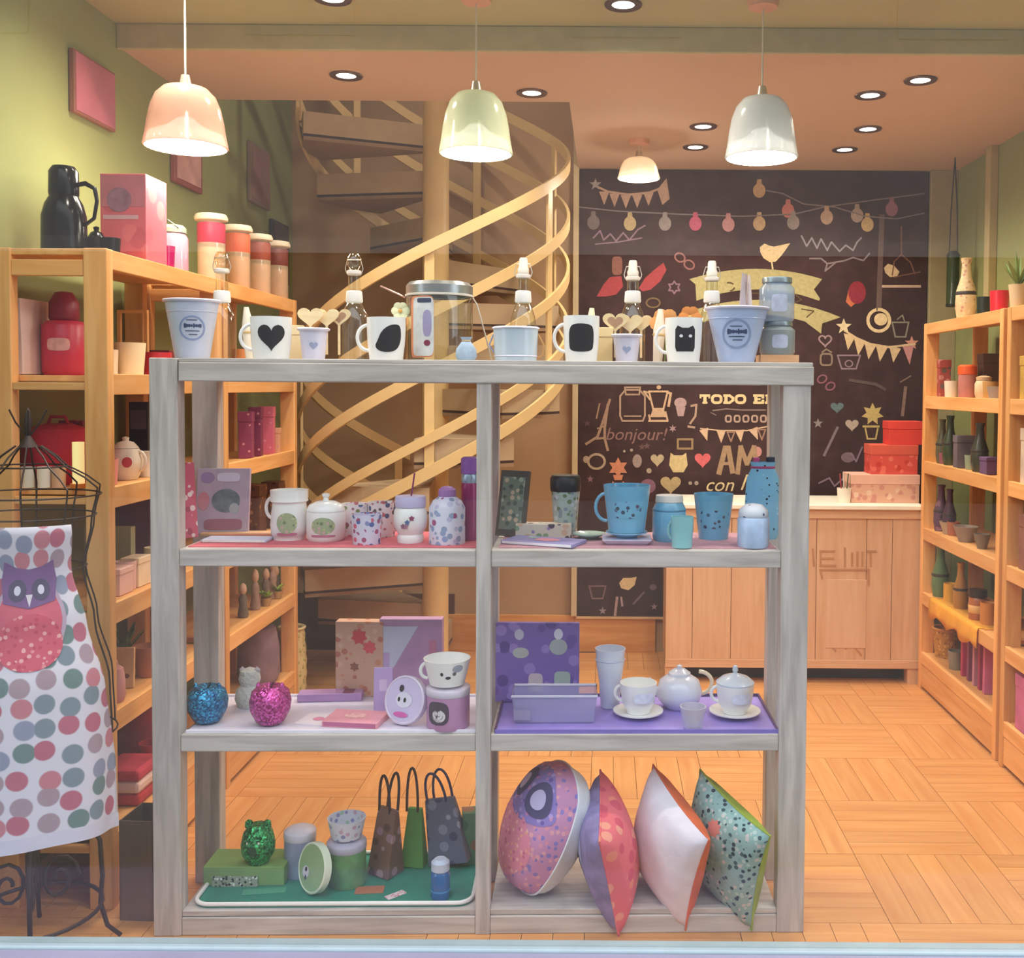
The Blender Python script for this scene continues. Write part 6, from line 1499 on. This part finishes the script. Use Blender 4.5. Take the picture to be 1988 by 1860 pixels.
# ================================================================== right pine shelves
def rx(px, Y, z, hw=.04):
    x = at(px, 750, Y).x
    if z < 1.65 and x < 1.49+hw:
        x = 1.49+hw; Y = max(3.92, min(4.70, x*F/(px-VPX)))
    return Vector((x, Y, z))
Z = LVR[0]
def bottle_vase(label, px, Y, r, h, c, z, name='vase', cat='vase', group=None):
    loc = rx(px, Y, z); t = thing(name, label, cat, loc, 0, group)
    part(G().lathe([(0, 0), (r*.8, 0), (r, h*.2), (r*.95, h*.45), (r*.5, h*.7), (r*.42, h*.9), (r*.55, h), (r*.4, h), (r*.3, h*.8), (0, h*.7)], 24), 'body', c, t)
    part(G().lathe([(r*.96, h*.40), (r*1.0, h*.43), (r*.94, h*.46)], 24), 'band', plain('#3c3430', .5), t)
bottle_vase('tall sandy vase with a rosy pattern on top of the pine shelf', 1872, 4.52, .045, .27, spots('#d8c094', ['#c08c7c', '#e2cfa8'], 60, .36), Z)
loc = rx(1907, 4.22, Z); mug('black_cup', 'black cup beside the red mug', loc, .026, .028, .075, plain('#1f2a20', .4), 0, cat='cup')
loc = rx(1937, 4.06, Z); mug('red_mug', 'bright red mug on top of the pine shelf', loc, .034, .037, .085, plain('#d8283c', .3, coat=.4), 0)
plant('leafy potted twig plant beside the red mug', rx(1972, 3.92, Z)+Vector((.0, 0, 0)), .24, 16, plain('#7d9458', .6, var=.2), plain('#d8c09c', .6), .034, .05, seed=5)
# hanging dark tube lantern in the corner
loc = rx(1846, 5.05, 1.80); 
t = thing('hanging_lantern', 'slim black tube lantern hanging in the corner by the chalkboard', 'lantern', loc)
part(G().lathe([(0, 0), (.030, 0), (.032, .006), (.032, .012), (0, .012)], 20), 'base', plain('#1f2018', .5), t)
part(G().lathe([(.030, .012), (.030, .25), (.029, .25), (.029, .012)], 20), 'glass_tube', milky('#3c4a2c', .3), t)
part(G().lathe([(0, .275), (.02, .27), (.033, .25), (.031, .245), (0, .245)], 20), 'cap', plain('#1f2018', .5), t)
for dx in (-.02, .02): part(G().tube([(dx, 0, .262), (dx*.8, 0, .45), (0, 0, ZC-1.80-.002)], .003, 6), 'cord', plain('#2c2a20', .6), t)
Z = LVR[1]
stackbox('red and grey slim carton at the far end of the shelf', 1832, 4.66, .05, .17, .04, spots('#a84c44', ['#c88478', '#6c5c54'], 30, .35), Z)
loc = rx(1846, 4.50, Z); mug('white_cup_small', 'white cup beside the orange-lidded jar', loc, .026, .03, .075, plain('#efe2cc', .4), 0, cat='cup')
loc = rx(1877, 4.34, Z)
t = thing('orange_lid_jar', 'pinkish jar with a bright orange lid', 'jar', loc)
part(G().lathe([(0, 0), (.034, 0), (.037, .01), (.037, .10), (0, .10)], 24), 'body', plain('#c8847c', .35, var=.15), t); part(G().lathe([(.036, .10), (.039, .102), (.039, .135), (.03, .142), (0, .142)], 24), 'lid', plain('#e8622c', .4), t)
loc = rx(1910, 4.20, Z); t = thing('cream_jar', 'cream round jar with a flat lid near the shelf post', 'jar', loc)
part(G().lathe([(0, 0), (.03, 0), (.036, .02), (.036, .06), (.028, .075), (0, .075)], 24), 'body', plain('#e2c8a0', .45, var=.1), t); part(G().lathe([(.03, .075), (.031, .088), (.01, .094), (0, .094)], 24), 'lid', plain('#d8b48c', .5), t)
stackbox('dark brown carton standing behind the cream jar', 1918, 4.40, .07, .19, .06, plain('#5a4030', .6, var=.2), Z, rz=.05)
loc = rx(1934, 4.05, Z); mug('grey_bowl', 'grey bowl with a white rim by the right shelf post', loc, .026, .036, .05, plain('#a89c94', .4), 0, cat='bowl')
Z = LVR[2]
for i, (px, Y, r, h, c, lb) in enumerate(((1826, 4.66, .03, .20, '#5c5a44', 'slim olive bottle at the far shelf end'), (1846, 4.54, .034, .22, '#3c4a34', 'dark green bottle beside the olive bottle'), (1904, 4.18, .036, .20, '#3f4438', 'near-black bottle on the middle right shelf'))):
    bottle_vase(lb, px, Y, r, h, plain(c, .25, coat=.4), Z, 'glass_bottle', 'bottle', 'dark bottles on the right pine shelf')
stackbox('grey lavender box between the dark bottles', 1874, 4.38, .08, .14, .05, plain('#6c646c', .6, var=.2), Z)
stackbox('violet blue small box at the right shelf post', 1922, 4.03, .05, .07, .05, plain('#6a5078', .6), Z, rz=.2)
loc = rx(1836, 4.40, Z); mug('plum_cup', 'plum coloured cup in front of the bottles', loc, .022, .026, .05, plain('#8d5a68', .4), 0, cat='cup')
Z = LVR[3]
for i, (px, Y, r, h, c, lb) in enumerate(((1846, 4.46, .040, .055, '#b8a890', 'beige bowl on the right pine shelf'), (1880, 4.20, .052, .065, '#9c8c80', 'larger taupe bowl beside the beige bowl'), (1912, 4.02, .034, .06, '#7d7060', 'dark taupe bowl at the shelf post'))):
    loc = rx(px, Y, Z); mug('stoneware_bowl', lb, loc, r*.55, r, h, plain(c, .5, var=.15), 0, cat='bowl', group='stoneware bowls')
bottle_vase('slim striped purple vase behind the bowls', 1830, 4.70, .034, .21, spots('#5c4058', ['#8d6478', '#3c2c40'], 40, .4), Z)
bottle_vase('second slim plum vase behind the bowls', 1848, 4.60, .03, .20, plain('#4a3044', .5), Z)
Z = LVR[4]
bottle_vase('tall green glass vase on the lower right shelf', 1832, 4.60, .04, .23, plain('#5c7c54', .3, coat=.4), Z)
loc = rx(1906, 4.10, Z); t = thing('brown_jar', 'brown honey jar with a dark lid on the yellow cloth', 'jar', loc)
part(G().lathe([(0, 0), (.034, 0), (.036, .01), (.036, .085), (.03, .095), (0, .095)], 24), 'body', plain('#a8643c', .3, coat=.3), t); part(G().lathe([(.034, .095), (.037, .097), (.036, .125), (0, .127)], 24), 'lid', plain('#2c1c14', .5), t); part(G().lathe([(.0362, .03), (.0375, .032), (.0375, .06), (.0362, .062)], 24), 'label', plain('#e0b070', .5), t)
bottle_vase('amber bottle between the green vase and brown jar', 1872, 4.32, .032, .20, plain('#a87838', .3, coat=.4), Z)
v = []; f = []
for j in range(21):
    y = 4.03+.60*j/20; fo = .006*math.sin(j*1.3)
    for x, z in ((1.72, Z+.001), (1.495, Z+.001), (1.488, Z+.006), (1.466, Z+.006), (1.461, Z-.008), (1.460-fo*.5, Z-.05), (1.460-fo, Z-.075+.014*math.sin(j*.9))): v.append((x, y, z))
for j in range(20):
    for i in range(6): a = j*7+i; f.append((a, a+1, a+8, a+7))
yc = solo(G().add([(x-1.6 if False else x, y, z) for x, y, z in v], f), 'yellow_cloth', plain('#e2a030', .9, var=.12), 'mustard yellow cloth hanging over the lower right shelf edge', 'cloth', ang=80)
so = yc.modifiers.new('thick', 'SOLIDIFY'); so.thickness = .003; so.offset = 1
yc.location = (-.001, 0, .0016)
Z = LVR[5]
for i, (px, Y, c, h) in enumerate(((1878, 4.30, '#c0406c', .19), (1890, 4.22, '#8d4a70', .20), (1901, 4.15, '#c88ca8', .18), (1912, 4.08, '#a83c68', .2), (1922, 4.02, '#d070a0', .19))):
    loc = rx(px, Y, Z); loc.x = 1.60; loc.y = 1.525*F/(px-VPX)
    carton('paperback', ['rose', 'plum', 'pale pink', 'crimson', 'orchid pink'][i]+' paperback standing on the bottom right shelf', 'book', loc, .15, h, .022, plain(c, .6, var=.1), group='paperbacks on the bottom right shelf')
loc = rx(1846, 4.52, Z, .075); t = thing('wicker_basket', 'yellow brown wicker basket on the bottom right shelf', 'basket', loc)
part(cup_geo(.05, .06, .13, .006), 'basket_body', spots('#b8843c', ['#d8a850', '#8d5c28'], 70, .4), t); part(G().tube([(.06*math.cos(k*PI/10), .06*math.sin(k*PI/10), .13) for k in range(20)], .006, 8, closed=True), 'rim', plain('#c89048', .7), t)
FILR = [
 ('ochre cup on the upper right pine shelf', 'cup', 1922, LVR[1], .026, .03, .07, '#c89858'),
 ('pale green cup before the dark bottles', 'cup', 1888, LVR[2], .024, .028, .06, '#8fa088'),
 ('rust cup at the far end of the bowl shelf', 'cup', 1856, LVR[3], .024, .028, .06, '#a8684c'),
 ('yellow tin on the lower right shelf', 'tin', 1852, LVR[4], .03, .03, .08, '#d8a43c'),
 ('amber tin at the post of the lower right shelf', 'tin', 1926, LVR[4], .03, .03, .09, '#c8843c'),
 ('grey pot on the bottom right shelf behind the paperbacks', 'pot', 1866, LVR[5], .03, .036, .08, '#8c8478')]
for lb, ct_, px, z, rb, rt, h, c in FILR:
    mug({'cup': 'ceramic_cup', 'pot': 'clay_pot', 'tin': 'round_tin'}[ct_], lb, rx(px, .1, z, .05), rb, rt, h, plain(c, .45, var=.1), 0, cat=ct_)
# nearer right unit, a sliver
for i, (z, c, w_) in enumerate(((LVR[5], '#c86c9c', 'pink gift bag on the bottom of the right aisle shelf'), (LVR[2], '#d8c4b0', 'cream box on the aisle shelf cut by the window edge'), (LVR[3], '#8d5c4c', 'brown box on the aisle shelf cut by the window edge'))):
    loc = Vector((1.55, 3.66, z)); stackbox(w_, 0, 3.66, .12, .2, .10, plain(c, .6, var=.15), z)
    o = [q for q in bpy.data.objects if q.get('label') == w_][0]; o.location = loc
stackbox('mustard patterned box high on the right aisle shelf', 0, 3.66, .12, .16, .10, plain('#c8a048', .6, var=.15), LVR[1]); [q for q in bpy.data.objects if q.get('label') == 'mustard patterned box high on the right aisle shelf'][0].location = (1.55, 3.68, LVR[1])

# ================================================================== goods on the counter
def cbox(label, px0, px1, py0, py1, Y, d, c, z, prints=(), lid=True):
    x0, x1 = at(px0, 950, Y).x, at(px1, 950, Y).x; h = at((px0+px1)/2, py0, Y).z-z
    t = thing('gift_box', label, 'box', ((x0+x1)/2, Y, z), 0, 'red gift boxes on the counter'); w = x1-x0
    part(G().box(-w/2+.002, w/2-.002, 0.002, d-.002, 0, h*.66), 'body', c, t, smooth=False, bevel=.002)
    part(G().box(-w/2, w/2, 0, d, h*.66+.0002, h), 'lid', prints or c, t, smooth=False, bevel=.002)
    return z+h+.0006
ZK = .8502
z1 = cbox('wide pinkish cream box at the bottom of the counter stack', 1652, 1786, 922, 976, 4.92, .18, spots('#d8a890', ['#c88c80', '#e2c0a8'], 30, .4), ZK, plain('#e8b8a4', .6))
z2 = cbox('red box with a ribbon in the middle of the counter stack', 1690, 1782, 864, 922, 4.94, .14, spots('#d8564c', ['#e87868', '#c8443c'], 30, .4), z1, plain('#d8604c', .6))
cbox('plain red box topping the counter stack', 1724, 1790, 818, 864, 4.95, .12, plain('#e0483c', .5, var=.08), z2)
loc = Vector((at(1660, 950, 4.90).x-.045, 4.93, ZK)); mug('pen_cup', 'white pen cup left of the counter boxes', loc, .03, .034, .07, plain('#efe4d4', .4), 0, cat='cup')
for i, (dx, c) in enumerate(((-.01, '#a83c44'), (.008, '#4a5a44'), (.0, '#d8d0c0'))):
    tag(part(G().tube([(loc.x+dx, loc.y+.01*(i-1), ZK+.008), (loc.x+dx*2.4, loc.y+.012*(i-1), ZK+.14)], .003, 8), 'pen', plain(c, .4)), ['red', 'dark green', 'white'][i]+' pen standing in the counter cup', 'pen', 'pens in the counter cup')
